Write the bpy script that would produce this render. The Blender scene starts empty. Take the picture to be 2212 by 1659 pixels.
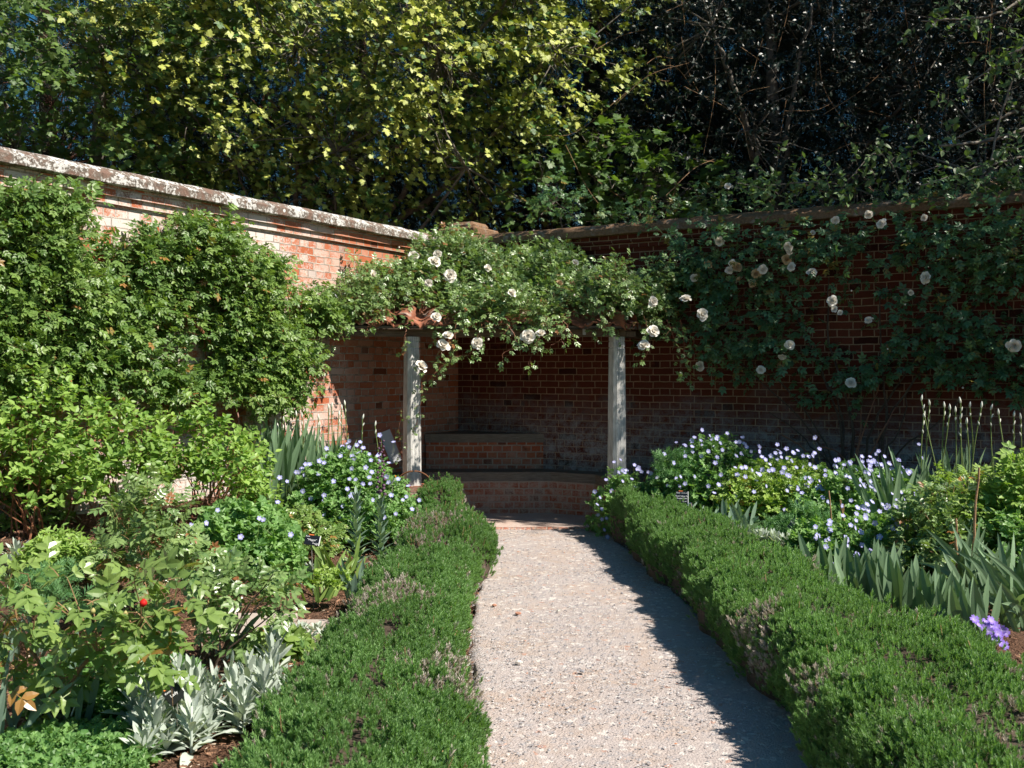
import bpy, math, numpy as np
from mathutils import Vector, Matrix
R = math.radians
# ---------------------------------------------------------------- camera, world, sun, exposure
SC = bpy.context.scene
EYE = 1.6; FPX = 995.6; HZ = 371.5
cam_d = bpy.data.cameras.new("camera"); cam = bpy.data.objects.new("camera", cam_d)
SC.collection.objects.link(cam); SC.camera = cam
cam.location = (0, 0, EYE); cam.rotation_euler = (R(90), 0, 0)
cam_d.lens = 35.0; cam_d.sensor_width = 36.0
cam_d.shift_y = -(384 - HZ) / 1024.0
cam_d.clip_start = 0.05; cam_d.clip_end = 500
cam_d.dof.use_dof = True; cam_d.dof.focus_distance = 9.0; cam_d.dof.aperture_fstop = 7.1
SUN_AZ, SUN_EL = 24.0, 48.0      # azimuth measured from +X towards -Y
w = bpy.data.worlds.new("World"); SC.world = w; w.use_nodes = True
nt = w.node_tree; bg = nt.nodes["Background"]; sky = nt.nodes.new("ShaderNodeTexSky")
sky.sky_type = 'NISHITA'; sky.sun_disc = False
sky.sun_elevation = R(SUN_EL); sky.sun_rotation = R(90 + SUN_AZ)
sky.air_density = 1.0; sky.dust_density = 0.6; sky.ozone_density = 1.5
hs = nt.nodes.new('ShaderNodeHueSaturation'); hs.inputs['Saturation'].default_value = 1.45; hs.inputs['Hue'].default_value = .485
nt.links.new(sky.outputs[0], hs.inputs['Color']); nt.links.new(hs.outputs[0], bg.inputs[0]); bg.inputs[1].default_value = 0.05
sd = bpy.data.lights.new("sun", 'SUN'); sun = bpy.data.objects.new("sun", sd); SC.collection.objects.link(sun)
sd.energy = 5.0; sd.angle = R(0.53); sd.color = (1.0, 0.93, 0.82)
SDIR = Vector((math.cos(R(SUN_EL)) * math.cos(R(SUN_AZ)), -math.cos(R(SUN_EL)) * math.sin(R(SUN_AZ)), math.sin(R(SUN_EL))))
sun.rotation_euler = SDIR.to_track_quat('Z', 'Y').to_euler(); sun.location = (20, -4, 25)
SC.view_settings.view_transform = 'Standard'; SC.view_settings.look = 'None'
SC.view_settings.exposure = 0.80; SC.view_settings.gamma = 1.0
SC.cycles.max_bounces = 7; SC.cycles.diffuse_bounces = 3; SC.cycles.glossy_bounces = 2
SC.cycles.transmission_bounces = 4; SC.cycles.use_adaptive_sampling = True; SC.cycles.adaptive_threshold = 0.02
SC.cycles.sample_clamp_indirect = 4.0
SC.cycles.use_denoising = True

# ---------------------------------------------------------------- small numeric helpers
rng = np.random.default_rng(20)
def reseed(k):
    global rng
    rng = np.random.default_rng(k)
def nrm(v):
    v = np.asarray(v, float); l = np.linalg.norm(v, axis=-1, keepdims=True); return v / np.maximum(l, 1e-9)
def smooth(x):
    x = np.clip(x, 0, 1); return x * x * (3 - 2 * x)
def _h(i, j, k, s):
    n = (i * 73856093) ^ (j * 19349663) ^ (k * 83492791) ^ (s * 2654435761)
    n = (n ^ (n >> 13)) * 1274126177
    n = n & 0x7fffffff
    return ((n ^ (n >> 16)) & 0xffff) / 65535.0
def vnoise(p, f=1.0, s=0):
    p = np.asarray(p, float) * f + 1000.37
    i = np.floor(p).astype(np.int64); t = p - i; t = t * t * (3 - 2 * t); r = 0
    for a in (0, 1):
        for b in (0, 1):
            for c in (0, 1):
                wgt = (t[..., 0] if a else 1 - t[..., 0]) * (t[..., 1] if b else 1 - t[..., 1]) * (t[..., 2] if c else 1 - t[..., 2])
                r = r + wgt * _h(i[..., 0] + a, i[..., 1] + b, i[..., 2] + c, s)
    return r
def fbm(p, f=1.0, s=0, o=3):
    r = 0; amp = 1; tot = 0
    for k in range(o):
        r = r + amp * vnoise(p, f * 2 ** k, s + k); tot += amp; amp *= .5
    return r / tot
K = 1024.0 / 2212.0
def at(dx, dy, Y):               # a measured picture position at distance Y -> a point of the garden
    return np.array([(dx * K - 512) / FPX * Y, Y, EYE - (dy * K - HZ) / FPX * Y])
CX, CY = -0.66, 12.2             # inner corner of the two walls
WA, WB = 0.5187, 0.855
def wL(t, n, z):
    t, n, z = np.broadcast_arrays(*(np.asarray(q, float) for q in (t, n, z)))
    return np.stack([CX - WA * t + WB * n, CY - WB * t - WA * n, z], -1)
def wR(t, n, z):
    t, n, z = np.broadcast_arrays(*(np.asarray(q, float) for q in (t, n, z)))
    return np.stack([CX + WB * t - WA * n, CY - WA * t - WB * n, z], -1)
def onL(dx, dy, n=0.0):
    k = (dx * K - 512) / FPX; cx = CX + WB * n; cy = CY - WA * n
    t = (cx - k * cy) / (WA - k * WB); Y = cy - WB * t
    return t, EYE - (dy * K - HZ) / FPX * Y
def onR(dx, dy, n=0.0):
    k = (dx * K - 512) / FPX; cx = CX - WA * n; cy = CY - WB * n
    t = (k * cy - cx) / (WB + k * WA); Y = cy - WA * t
    return t, EYE - (dy * K - HZ) / FPX * Y
NLv = np.array([WB, -WA, 0]); NRv = np.array([-WA, -WB, 0]); UP = np.array([0, 0, 1.0])
def gz(x, y):
    x = np.asarray(x, float); y = np.asarray(y, float)
    nL = (x - CX) * WB - (y - CY) * WA; tL = -(x - CX) * WA - (y - CY) * WB
    zl = 0.46 * smooth(1 - nL / 1.7) * smooth((tL - 2.1) / 1.5) * (nL > -3)
    hx = np.interp(y, [2.6, 4, 5, 6, 7.5, 9, 9.6], [1.95, 1.90, 1.80, 1.66, 1.50, 1.3, 1.25])
    zr = 0.22 * smooth(1 - tL / 2.2) * smooth((nL - 2.1) / 1.5) + .19 * smooth((x - hx) / .35) * (y > 2.5) * smooth((10.2 - y) / .5 + 1) * (nL > 1.9) * (tL > -.3)
    bed = np.where((x < -0.3) & (y > 1), 0.02, 0.0) + np.where((x > 1.3) & (y > 1), 0.02, 0.0)
    far = smooth((-tL) / 1.0)
    return (zl + bed) * (1 - smooth(-nL / .6)) * 1.0 * (nL > -1.0) + zr * (tL > -1.0) - 0.03 * ((x > -0.3) & (x < 1.3) & (y > 1) & (y < 11.5))
def inpoly(px, py, poly):
    poly = np.asarray(poly, float); c = np.zeros(np.shape(px), bool); n = len(poly)
    for i in range(n):
        x1, y1 = poly[i]; x2, y2 = poly[(i + 1) % n]
        hit = ((y1 > py) != (y2 > py)) & (px < (x2 - x1) * (py - y1) / (y2 - y1 + 1e-12) + x1)
        c ^= hit
    return c

# ---------------------------------------------------------------- mesh accumulator
class M:
    def __init__(s): s.V = []; s.P = []; s.A = []; s.W = []; s.n = 0
    def add(s, V, faces, a=None, w=None, m=0):
        V = np.asarray(V, float).reshape(-1, 3)
        for f in faces:
            f = np.asarray(f, np.int64)
            if len(f): s.P.append((f + s.n, m))
        A = np.zeros((len(V), 4)); A[:, 3] = 1
        if a is not None:
            a = np.asarray(a, float); A[:, :a.shape[1]] = a
        s.V.append(V); s.A.append(A); s.W.append(V.copy() if w is None else np.asarray(w, float).reshape(-1, 3)); s.n += len(V)
    def build(s, name, mats, parent=None, smoothf=False):
        me = bpy.data.meshes.new(name)
        V = np.concatenate(s.V); A = np.concatenate(s.A); W = np.concatenate(s.W)
        me.vertices.add(len(V)); me.vertices.foreach_set("co", V.astype(np.float32).ravel())
        loops = np.concatenate([p.ravel() for p, _ in s.P]); cnt = np.concatenate([np.full(len(p), p.shape[1]) for p, _ in s.P])
        mi = np.concatenate([np.full(len(p), m) for p, m in s.P]); st = np.concatenate([[0], np.cumsum(cnt)[:-1]])
        me.loops.add(len(loops)); me.loops.foreach_set("vertex_index", loops.astype(np.int32))
        me.polygons.add(len(cnt)); me.polygons.foreach_set("loop_start", st.astype(np.int32))
        me.polygons.foreach_set("material_index", mi.astype(np.int32))
        me.polygons.foreach_set("use_smooth", np.full(len(cnt), bool(smoothf)))
        c = me.attributes.new("var", 'FLOAT_COLOR', 'POINT'); c.data.foreach_set("color", A.astype(np.float32).ravel())
        c = me.attributes.new("wc", 'FLOAT_VECTOR', 'POINT'); c.data.foreach_set("vector", W.astype(np.float32).ravel())
        me.update(calc_edges=True); me.validate()
        for m in (mats if isinstance(mats, (list, tuple)) else [mats]): me.materials.append(m)
        o = bpy.data.objects.new(name, me); SC.collection.objects.link(o)
        if parent: o.parent = parent
        return o
def tag(o, label=None, cat=None, group=None, kind=None):
    if label: o["label"] = label
    if cat: o["category"] = cat
    if group: o["group"] = group
    if kind: o["kind"] = kind
    return o
def thing(name, label, cat, group=None, loc=(0, 0, 0)):
    o = bpy.data.objects.new(name, None); SC.collection.objects.link(o); o.location = loc; o.empty_display_size = .1
    return tag(o, label, cat, group)

def inst(m, T, pos, ydir, zdir, sc, r=None, mat=0, b=None):
    """copies of template T=(V, faces, g): y axis along ydir, z axis near zdir"""
    V, faces, g = T; pos = np.asarray(pos, float); N = len(pos)
    if N == 0: return
    y = nrm(ydir); z = np.asarray(zdir, float); z = nrm(z - (z * y).sum(-1, keepdims=True) * y); x = np.cross(y, z)
    sc = np.broadcast_to(np.asarray(sc, float), (N,)) if np.ndim(sc) < 2 else sc
    S = sc[:, None, None] if np.ndim(sc) < 2 else sc[:, None, :]
    L = V[None] * S
    P = pos[:, None] + L[..., 0:1] * x[:, None] + L[..., 1:2] * y[:, None] + L[..., 2:3] * z[:, None]
    k = len(V); off = (np.arange(N) * k)[:, None, None]
    r = rng.random(N) if r is None else np.clip(r, 0, 1); b = rng.random(N) if b is None else b
    A = np.stack([np.repeat(r, k), np.tile(g, N), np.repeat(b, k)], -1)
    m.add(P, [(np.asarray(f)[None] + off).reshape(-1, np.shape(f)[1]) for f in faces], A, None, m=mat)

def strips(m, P, D, Nn, L, W, prof, bend, nseg=6, fold=.12, r=None, mat=0, b=None):
    """blade-like leaves: base P, direction D, face normal Nn, length L, width W, bend vector per blade (times f^2 * L)"""
    P = np.asarray(P, float); N = len(P); D = nrm(np.broadcast_to(D, P.shape)); Nn = np.broadcast_to(Nn, P.shape); L = np.broadcast_to(L, (N,)); W = np.broadcast_to(W, (N,))
    bend = np.broadcast_to(bend, P.shape)
    f = np.linspace(0, 1, nseg + 1)
    c = P[:, None] + (D[:, None] * f[None, :, None] + bend[:, None] * (f ** 2)[None, :, None]) * L[:, None, None]
    tang = nrm(D[:, None] + 2 * bend[:, None] * f[None, :, None])
    side = nrm(np.cross(tang, Nn[:, None])); nn = np.cross(side, tang)
    wd = prof(f)[None, :, None] * W[:, None, None] * .5
    l = c - side * wd + nn * wd * fold; rr = c + side * wd + nn * wd * fold
    V = np.stack([l, c, rr], 2)                                        # N, seg+1, 3, 3
    i = np.arange(nseg)[:, None] * 3
    q = np.concatenate([np.concatenate([i, i + 1, i + 4, i + 3], 1), np.concatenate([i + 1, i + 2, i + 5, i + 4], 1)])
    k = (nseg + 1) * 3
    F = (q[None] + (np.arange(N) * k)[:, None, None]).reshape(-1, 4)
    r = rng.random(N) if r is None else np.clip(r, 0, 1); b = rng.random(N) if b is None else b
    m.add(V, [F], np.stack([np.repeat(r, k), np.tile(np.repeat(f, 3), N), np.repeat(b, k)], -1), m=mat)

def tubes(m, pts, rad, sides=4, mat=0, r=None):
    """pts (N,K,3), rad (N,K)"""
    pts = np.asarray(pts, float)
    if pts.ndim == 2: pts = pts[None]
    N, Kk, _ = pts.shape; rad = np.broadcast_to(rad, (N, Kk))
    tg = np.gradient(pts, axis=1); tg = nrm(tg)
    ref = np.where(np.abs(tg[..., 2:3]) > .9, np.array([1., 0, 0]), np.array([0, 0, 1.]))
    ref = np.broadcast_to(ref[:, :1], tg.shape)
    u = nrm(np.cross(tg, ref)); v = np.cross(tg, u)
    th = np.arange(sides) * 2 * np.pi / sides
    ring = pts[:, :, None] + (u[:, :, None] * np.cos(th)[None, None, :, None] + v[:, :, None] * np.sin(th)[None, None, :, None]) * rad[:, :, None, None]
    j = np.arange(sides); jn = (j + 1) % sides
    q = np.concatenate([np.stack([k * sides + j, k * sides + jn, (k + 1) * sides + jn, (k + 1) * sides + j], 1) for k in range(Kk - 1)])
    kk = Kk * sides
    F = (q[None] + (np.arange(N) * kk)[:, None, None]).reshape(-1, 4)
    cap = (np.stack([np.arange(sides) + (Kk - 1) * sides])[None] + (np.arange(N) * kk)[:, None, None]).reshape(-1, sides)
    r = rng.random(N) if r is None else r
    lens = np.concatenate([np.zeros((N, 1)), np.cumsum(np.linalg.norm(np.diff(pts, axis=1), axis=-1), 1)], 1)
    W = np.stack(np.broadcast_arrays(np.cos(th)[None, None] * rad[:, :, None], np.sin(th)[None, None] * rad[:, :, None], lens[:, :, None] + 5 * r[:, None, None]), -1)
    m.add(ring, [F, cap], np.stack([np.repeat(r, kk), np.tile(np.repeat(np.linspace(0, 1, Kk), sides), N)], -1), W, m=mat)

def curve_pts(pts, n=12, wob=0.0):
    """Catmull-Rom through pts with a little wobble"""
    p = np.asarray(pts, float); p = np.vstack([2 * p[0] - p[1], p, 2 * p[-1] - p[-2]]); out = []
    segs = len(p) - 3; per = max(2, n // segs)
    for i in range(segs):
        t = np.linspace(0, 1, per, endpoint=(i == segs - 1))[:, None]
        a, b, c, d = p[i:i + 4]
        out.append(.5 * ((2 * b) + (-a + c) * t + (2 * a - 5 * b + 4 * c - d) * t ** 2 + (-a + 3 * b - 3 * c + d) * t ** 3))
    o = np.concatenate(out)
    if wob: o[1:-1] += (rng.random((len(o) - 2, 3)) - .5) * wob
    return o
def limb(m, pts, r0, r1, n=14, sides=7, wob=0.0, mat=0):
    p = curve_pts(pts, n, wob); tubes(m, p[None], np.linspace(r0, r1, len(p))[None], sides, mat)
    return p

def prism(m, outline, z0, z1, mat=0, top=True, wscale=1.0):
    """vertical prism over a CCW outline, faces with their own metre coordinates (wc)"""
    P = np.asarray(outline, float); n = len(P); s = 0
    for i in range(n):
        a, b = P[i], P[(i + 1) % n]; L = np.linalg.norm(b - a)
        V = [(a[0], a[1], z0), (b[0], b[1], z0), (b[0], b[1], z1), (a[0], a[1], z1)]
        m.add(V, [[[0, 1, 2, 3]]], None, [(s, z0, 0), (s + L, z0, 0), (s + L, z1, 0), (s, z1, 0)], mat); s += L
    for z, fl in ((z1, 1), (z0, 0)):
        V = [(x, y, z) for x, y in P]; f = list(range(n)) if fl else list(range(n))[::-1]
        m.add(V, [[f]], None, [(x, y, 0) for x, y in P], mat)
def box(m, c, ax, ay, az, hx, hy, hz, mat=0, bev=0.0, tap=1.0):
    """box with (optionally) chamfered edges; wc = local metres"""
    ax, ay, az, c = (np.asarray(q, float) for q in (ax, ay, az, c))
    if bev <= 0:
        V = []; F = []
        for d, e1, e2, hd, h1, h2 in ((ax, ay, az, hx, hy, hz), (ay, az, ax, hy, hz, hx), (az, ax, ay, hz, hx, hy)):
            for sgn in (1, -1):
                q = [c + sgn * hd * d + s1 * h1 * e1 * sgn + s2 * h2 * e2 for s1, s2 in ((-1, -1), (1, -1), (1, 1), (-1, 1))]
                wl = [(s1 * h1, s2 * h2, hd) for s1, s2 in ((-1, -1), (1, -1), (1, 1), (-1, 1))]
                if d is ax: wl = [(a_, b_, 0) for a_, b_, _ in wl]
                elif d is ay: wl = [(b_, a_, 0) for a_, b_, _ in wl]
                m.add(q, [[[0, 1, 2, 3]]], None, wl, mat)
        return
    idx = {}; V = []; Wc = []
    for sx in (-1, 1):
        for sy in (-1, 1):
            for sz in (-1, 1):
                for k in range(3):
                    o = [hx, hy, hz]; ins = [bev] * 3; ins[k] = 0
                    l = [(o[i] - ins[i]) * (sx, sy, sz)[i] for i in range(3)]
                    idx[(sx, sy, sz, k)] = len(V); V.append(c + ax * l[0] + ay * l[1] + az * l[2]); Wc.append((l[0], l[2], l[1]))
    F4 = []; F3 = []
    for k in range(3):
        for s in (-1, 1):
            a, b = [i for i in range(3) if i != k]; q = []
            for sa, sb in ((-1, -1), (1, -1), (1, 1), (-1, 1)):
                g = [0, 0, 0]; g[k] = s; g[a] = sa; g[b] = sb; q.append(idx[(*g, k)])
            F4.append(q if (s > 0) == (k != 1) else q[::-1])
    for k in range(3):
        a, b = [i for i in range(3) if i != k]
        for sa in (-1, 1):
            for sb in (-1, 1):
                q = []
                for sk, kk in ((-1, a), (1, a), (1, b), (-1, b)):
                    g = [0, 0, 0]; g[k] = sk; g[a] = sa; g[b] = sb; q.append(idx[(*g, kk)])
                F4.append(q)
    for sx in (-1, 1):
        for sy in (-1, 1):
            for sz in (-1, 1): F3.append([idx[(sx, sy, sz, k)] for k in range(3)])
    m.add(V, [F4, F3], None, Wc, mat)
# ---------------------------------------------------------------- materials
class NT:
    def __init__(s, name):
        s.m = bpy.data.materials.new(name); s.m.use_nodes = True; s.t = s.m.node_tree; s.b = s.t.nodes["Principled BSDF"]; s.out = s.t.nodes["Material Output"]
    def n(s, t, **k):
        o = s.t.nodes.new(t)
        for a, b in k.items(): setattr(o, a, b)
        return o
    def l(s, a, b): s.t.links.new(a, b)
    def attr(s, name): return s.n("ShaderNodeAttribute", attribute_name=name)
    def noise(s, vec, sc, det=4, rough=.55):
        o = s.n("ShaderNodeTexNoise"); o.inputs["Scale"].default_value = sc; o.inputs["Detail"].default_value = det; o.inputs["Roughness"].default_value = rough
        if vec is not None: s.l(vec, o.inputs["Vector"])
        return o.outputs["Fac"]
    def ramp(s, fac, a, b, ca=(0, 0, 0, 1), cb=(1, 1, 1, 1)):
        o = s.n("ShaderNodeValToRGB"); e = o.color_ramp.elements; e[0].position = a; e[1].position = b; e[0].color = ca; e[1].color = cb
        s.l(fac, o.inputs[0]); return o.outputs[0]
    def mix(s, fac, a, b, bt='MIX'):
        o = s.n("ShaderNodeMix", data_type='RGBA', blend_type=bt); o.clamp_factor = True
        for sock, v in ((o.inputs[0], fac), (o.inputs[6], a), (o.inputs[7], b)):
            if isinstance(v, (int, float)): sock.default_value = v
            elif isinstance(v, tuple): sock.default_value = (*v[:3], 1)
            else: s.l(v, sock)
        return o.outputs[2]
    def math(s, op, a, b=0.0, c=None):
        o = s.n("ShaderNodeMath", operation=op)
        for sock, v in zip(o.inputs, (a, b, c)):
            if v is None: continue
            if isinstance(v, (int, float)): sock.default_value = v
            else: s.l(v, sock)
        return o.outputs[0]
    def bump(s, h, st, dist, prev=None):
        o = s.n("ShaderNodeBump"); o.inputs["Strength"].default_value = st; o.inputs["Distance"].default_value = dist; s.l(h, o.inputs["Height"])
        if prev is not None: s.l(prev, o.inputs["Normal"])
        return o.outputs[0]
    def fin(s, col=None, rough=.6, normal=None, spec=None):
        if col is not None:
            if isinstance(col, tuple): s.b.inputs["Base Color"].default_value = (*col[:3], 1)
            else: s.l(col, s.b.inputs["Base Color"])
        if isinstance(rough, (int, float)): s.b.inputs["Roughness"].default_value = rough
        else: s.l(rough, s.b.inputs["Roughness"])
        if normal is not None: s.l(normal, s.b.inputs["Normal"])
        if spec is not None: s.b.inputs["Specular IOR Level"].default_value = spec
        return s.m

def leaf_mat(name, c0, c1, cold=None, rough=.45, tr=.28, spec=.45, old=.06, vein=.25, tcol=None):
    s = NT(name); a = s.attr("var"); sep = s.n("ShaderNodeSeparateColor"); s.l(a.outputs["Color"], sep.inputs[0])
    geo = s.n("ShaderNodeNewGeometry")
    c = s.mix(sep.outputs[0], c0, c1)
    nz = s.noise(geo.outputs["Position"], 1.3, 2)
    c = s.mix(s.math('MULTIPLY', s.ramp(nz, .35, .7), .35), c, tuple(x * .6 for x in c0))
    c = s.mix(s.math('MULTIPLY', sep.outputs[1], vein), c, tuple(min(1, x * 1.5 + .01) for x in c1))
    if cold:
        c = s.mix(s.ramp(sep.outputs[2], 1 - old, 1 - old + .01), c, cold)
    s.fin(c, rough, spec=spec)
    t = s.n("ShaderNodeBsdfTranslucent"); mx = s.n("ShaderNodeMixShader"); mx.inputs[0].default_value = tr
    tc = s.mix(.75, c, tcol or (c1[0] * 1.3 + .02, c1[1] * 1.5 + .03, c1[2] * .5), 'MIX'); s.l(tc, t.inputs[0])
    s.l(s.b.outputs[0], mx.inputs[1]); s.l(t.outputs[0], mx.inputs[2]); s.l(mx.outputs[0], s.out.inputs[0])
    return s.m
def bark_mat(name, c0, c1, sc=30, rough=.8, bd=.01):
    s = NT(name); geo = s.attr("wc"); n1 = s.noise(geo.outputs["Vector"], sc, 4, .65); g = s.n("ShaderNodeNewGeometry"); n2 = s.noise(g.outputs["Position"], 6, 3)
    c = s.mix(s.ramp(s.math('ADD', s.math('MULTIPLY', n1, .6), s.math('MULTIPLY', n2, .4)), .38, .62), c0, c1)
    return s.fin(c, rough, s.bump(n1, .6, bd))
def plain_mat(name, c, rough=.5, noise=.15, sc=40, spec=.5):
    s = NT(name); g = s.n("ShaderNodeNewGeometry"); n1 = s.noise(g.outputs["Position"], sc, 3)
    return s.fin(s.mix(s.math('MULTIPLY', n1, noise * 2), c, tuple(x * .55 for x in c)), rough, s.bump(n1, .15, .002), spec)

def brick_mat(name, c1, c2, mortar, bw=.235, bh=.075, white=.3, whitecol=(.62, .58, .54), damp_sun=.0, damp_sun_z=.9, squash=.5, sqf=2, msize=.0055, pit=True, damp_sun_col=(.3, .33, .34), bumpd=.012, dark=.35, whitex=None):
    s = NT(name); a = s.attr("wc"); v = a.outputs["Vector"]
    wob = s.n("ShaderNodeTexNoise"); wob.inputs["Scale"].default_value = 5.0; s.l(v, wob.inputs["Vector"])
    vm = s.n("ShaderNodeVectorMath", operation='MULTIPLY_ADD'); s.l(wob.outputs["Color"], vm.inputs[0]); vm.inputs[1].default_value = (.016, .014, 0); s.l(v, vm.inputs[2])
    w2 = s.n("ShaderNodeTexNoise"); w2.inputs["Scale"].default_value = 34.0; s.l(v, w2.inputs["Vector"])
    vm2 = s.n("ShaderNodeVectorMath", operation='MULTIPLY_ADD'); s.l(w2.outputs["Color"], vm2.inputs[0]); vm2.inputs[1].default_value = (.006, .006, 0); s.l(vm.outputs[0], vm2.inputs[2])
    b = s.n("ShaderNodeTexBrick"); s.l(vm2.outputs[0], b.inputs["Vector"]); b.offset = .5 if squash == 1 else .34; b.squash = squash; b.squash_frequency = sqf
    b.inputs["Scale"].default_value = 1; b.inputs["Mortar Size"].default_value = msize; b.inputs["Mortar Smooth"].default_value = .35
    b.inputs["Brick Width"].default_value = bw; b.inputs["Row Height"].default_value = bh; b.inputs["Bias"].default_value = -.1
    b.inputs["Color1"].default_value = (0, 0, 0, 1); b.inputs["Color2"].default_value = (1, 1, 1, 1); b.inputs["Mortar"].default_value = (.5, .5, .5, 1)
    tint = b.outputs["Color"]; mort = b.outputs["Fac"]
    nb = s.noise(v, 2.2, 4, .6); nf = s.noise(v, 55, 5, .7); nm = s.noise(v, 9, 4, .65)
    col = s.mix(tint, c1, c2)
    col = s.mix(s.ramp(s.math('ADD', tint, s.math('MULTIPLY', nm, .3)), .95, 1.15), col, tuple(x * dark for x in c1))
    col = s.mix(s.math('MULTIPLY', s.ramp(nf, .35, .7), .45), col, tuple(x * .45 for x in c1))
    ms = s.mix(s.ramp(nm, .3, .7), mortar, tuple(x * .6 for x in mortar))
    col = s.mix(mort, col, ms)
    if white > 0:
        wm = s.math('ADD', s.math('MULTIPLY', nb, .38), s.math('ADD', s.math('MULTIPLY', nf, .34), s.math('MULTIPLY', nm, .28)))
        wm2 = s.math('ADD', wm, s.math('MULTIPLY', tint, .10))
        m = s.ramp(wm2, .60 - .16 * white, .66 - .12 * white)
        if whitex:
            sx0 = s.n("ShaderNodeSeparateXYZ"); s.l(v, sx0.inputs[0]); m = s.math('MULTIPLY', m, s.ramp(sx0.outputs[0], whitex[0] / 10, whitex[1] / 10)) if False else s.math('MULTIPLY', m, s.math('SMOOTH_MIN', 1.0, s.math('MAXIMUM', s.math('MULTIPLY', s.math('SUBTRACT', sx0.outputs[0], whitex[0]), 1 / (whitex[1] - whitex[0])), 0.0), .1))
        col = s.mix(s.math('MULTIPLY', m, .88), col, whitecol)
    if damp_sun > 0:
        sx = s.n("ShaderNodeSeparateXYZ"); s.l(v, sx.inputs[0])
        zz = s.math('ADD', sx.outputs[1], s.math('MULTIPLY', nb, -.75))
        k = s.ramp(zz, damp_sun_z - .75, damp_sun_z - .15, (1, 1, 1, 1), (0, 0, 0, 1))
        m = s.math('MULTIPLY', s.math('MULTIPLY', k, s.ramp(s.math('ADD', s.math('MULTIPLY', nm, .6), s.math('MULTIPLY', nf, .4)), .40, .60)), damp_sun)
        if whitex:
            sx1 = s.n('ShaderNodeSeparateXYZ'); s.l(v, sx1.inputs[0]); m = s.math('MULTIPLY', m, s.math('MINIMUM', 1.0, s.math('MAXIMUM', .12, s.math('MULTIPLY', s.math('SUBTRACT', sx1.outputs[0], 2.4), 1.2))))
        col = s.mix(m, col, damp_sun_col)
    if white > 0:   # joints darkened in blotches still read through the limewash
        col = s.mix(s.math('MULTIPLY', s.math('MULTIPLY', mort, s.ramp(nm, .42, .6)), .75), col, (.20, .145, .11))
    h = s.math('ADD', s.math('MULTIPLY', s.math('SUBTRACT', 1.0, mort), 1.0), s.math('MULTIPLY', nf, .35))
    return s.fin(col, .9, s.bump(h, .75, bumpd), .2)

MAT = {}
MAT['brick_sun'] = brick_mat('lime washed brick', (.44, .125, .055), (.56, .30, .21), (.50, .42, .34), white=.66, whitecol=(.66, .60, .56), damp_sun=.85, damp_sun_z=1.25, damp_sun_col=(.58, .56, .54), whitex=(1.6, 3.0), msize=.007)
MAT['brick_shade'] = brick_mat('red brick', (.105, .022, .011), (.14, .038, .02), (.36, .24, .15), white=.0, damp_sun=.75, damp_sun_z=1.15, damp_sun_col=(.33, .36, .37), msize=.006)  # brick colour darkened beyond its own red to stand in for shade
MAT['brick_bench'] = brick_mat('bench brick', (.36, .075, .030), (.46, .16, .08), (.46, .33, .25), bw=.112, white=0, damp_sun=.8, damp_sun_z=.50, squash=1, msize=.0095, damp_sun_col=(.50, .38, .30), bumpd=.018)  # pale low patches stand in for sun falling on the bench front
def stone_mat():
    s = NT('lichen covered coping'); g = s.n("ShaderNodeNewGeometry"); a = s.attr("wc"); v = a.outputs["Vector"]; P = g.outputs["Position"]
    n1 = s.noise(P, 7, 5, .65); n2 = s.noise(P, 45, 5, .7); vo = s.n("ShaderNodeTexVoronoi"); vo.inputs["Scale"].default_value = 11; s.l(P, vo.inputs["Vector"]); vo.inputs["Randomness"].default_value = 1
    col = s.mix(s.ramp(n2, .3, .7), (.085, .07, .06), (.25, .215, .18))
    col = s.mix(s.math('MULTIPLY', s.ramp(n1, .38, .5, (1, 1, 1, 1), (0, 0, 0, 1)), .55), col, (.20, .10, .07))
    spots = s.ramp(s.math('ADD', vo.outputs["Distance"], s.math('MULTIPLY', n2, .25)), .28, .34, (1, 1, 1, 1), (0, 0, 0, 1))
    pat = s.ramp(s.noise(P, 2.6, 3), .46, .56)
    col = s.mix(s.math('MULTIPLY', s.math('MULTIPLY', spots, pat), .95), col, (.68, .68, .66))
    m = s.ramp(s.math('ADD', s.math('MULTIPLY', n1, .55), s.math('MULTIPLY', n2, .45)), .505, .545)
    col = s.mix(s.math('MULTIPLY', m, .85), col, (.64, .63, .61))
    # joints between the coping stones
    sx = s.n("ShaderNodeSeparateXYZ"); s.l(v, sx.inputs[0])
    fr = s.math('FRACT', s.math('MULTIPLY', sx.outputs[0], 1 / .30)); jt = s.ramp(s.math('ABSOLUTE', s.math('SUBTRACT', fr, .5)), .475, .5)
    col = s.mix(s.math('MULTIPLY', jt, .35), col, (.09, .07, .05))
    h = s.math('SUBTRACT', s.math('ADD', s.math('MULTIPLY', n2, .6), n1), s.math('MULTIPLY', jt, .3))
    return s.fin(col, .95, s.bump(h, .9, .02), .15)
MAT['coping'] = stone_mat()
def coping2():
    s = NT('brown weathered coping'); g = s.n("ShaderNodeNewGeometry"); P = g.outputs["Position"]; v = s.attr("wc").outputs["Vector"]
    n1 = s.noise(P, 6, 5, .65); n2 = s.noise(P, 45, 5, .7)
    col = s.mix(s.ramp(n2, .3, .7), (.13, .075, .04), (.30, .185, .115)); col = s.mix(s.math('MULTIPLY', s.ramp(n1, .56, .66), .6), col, (.36, .33, .29))
    return s.fin(col, .95, s.bump(s.math('ADD', n1, n2), .8, .02), .15)
MAT['coping_dark'] = coping2()
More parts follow.
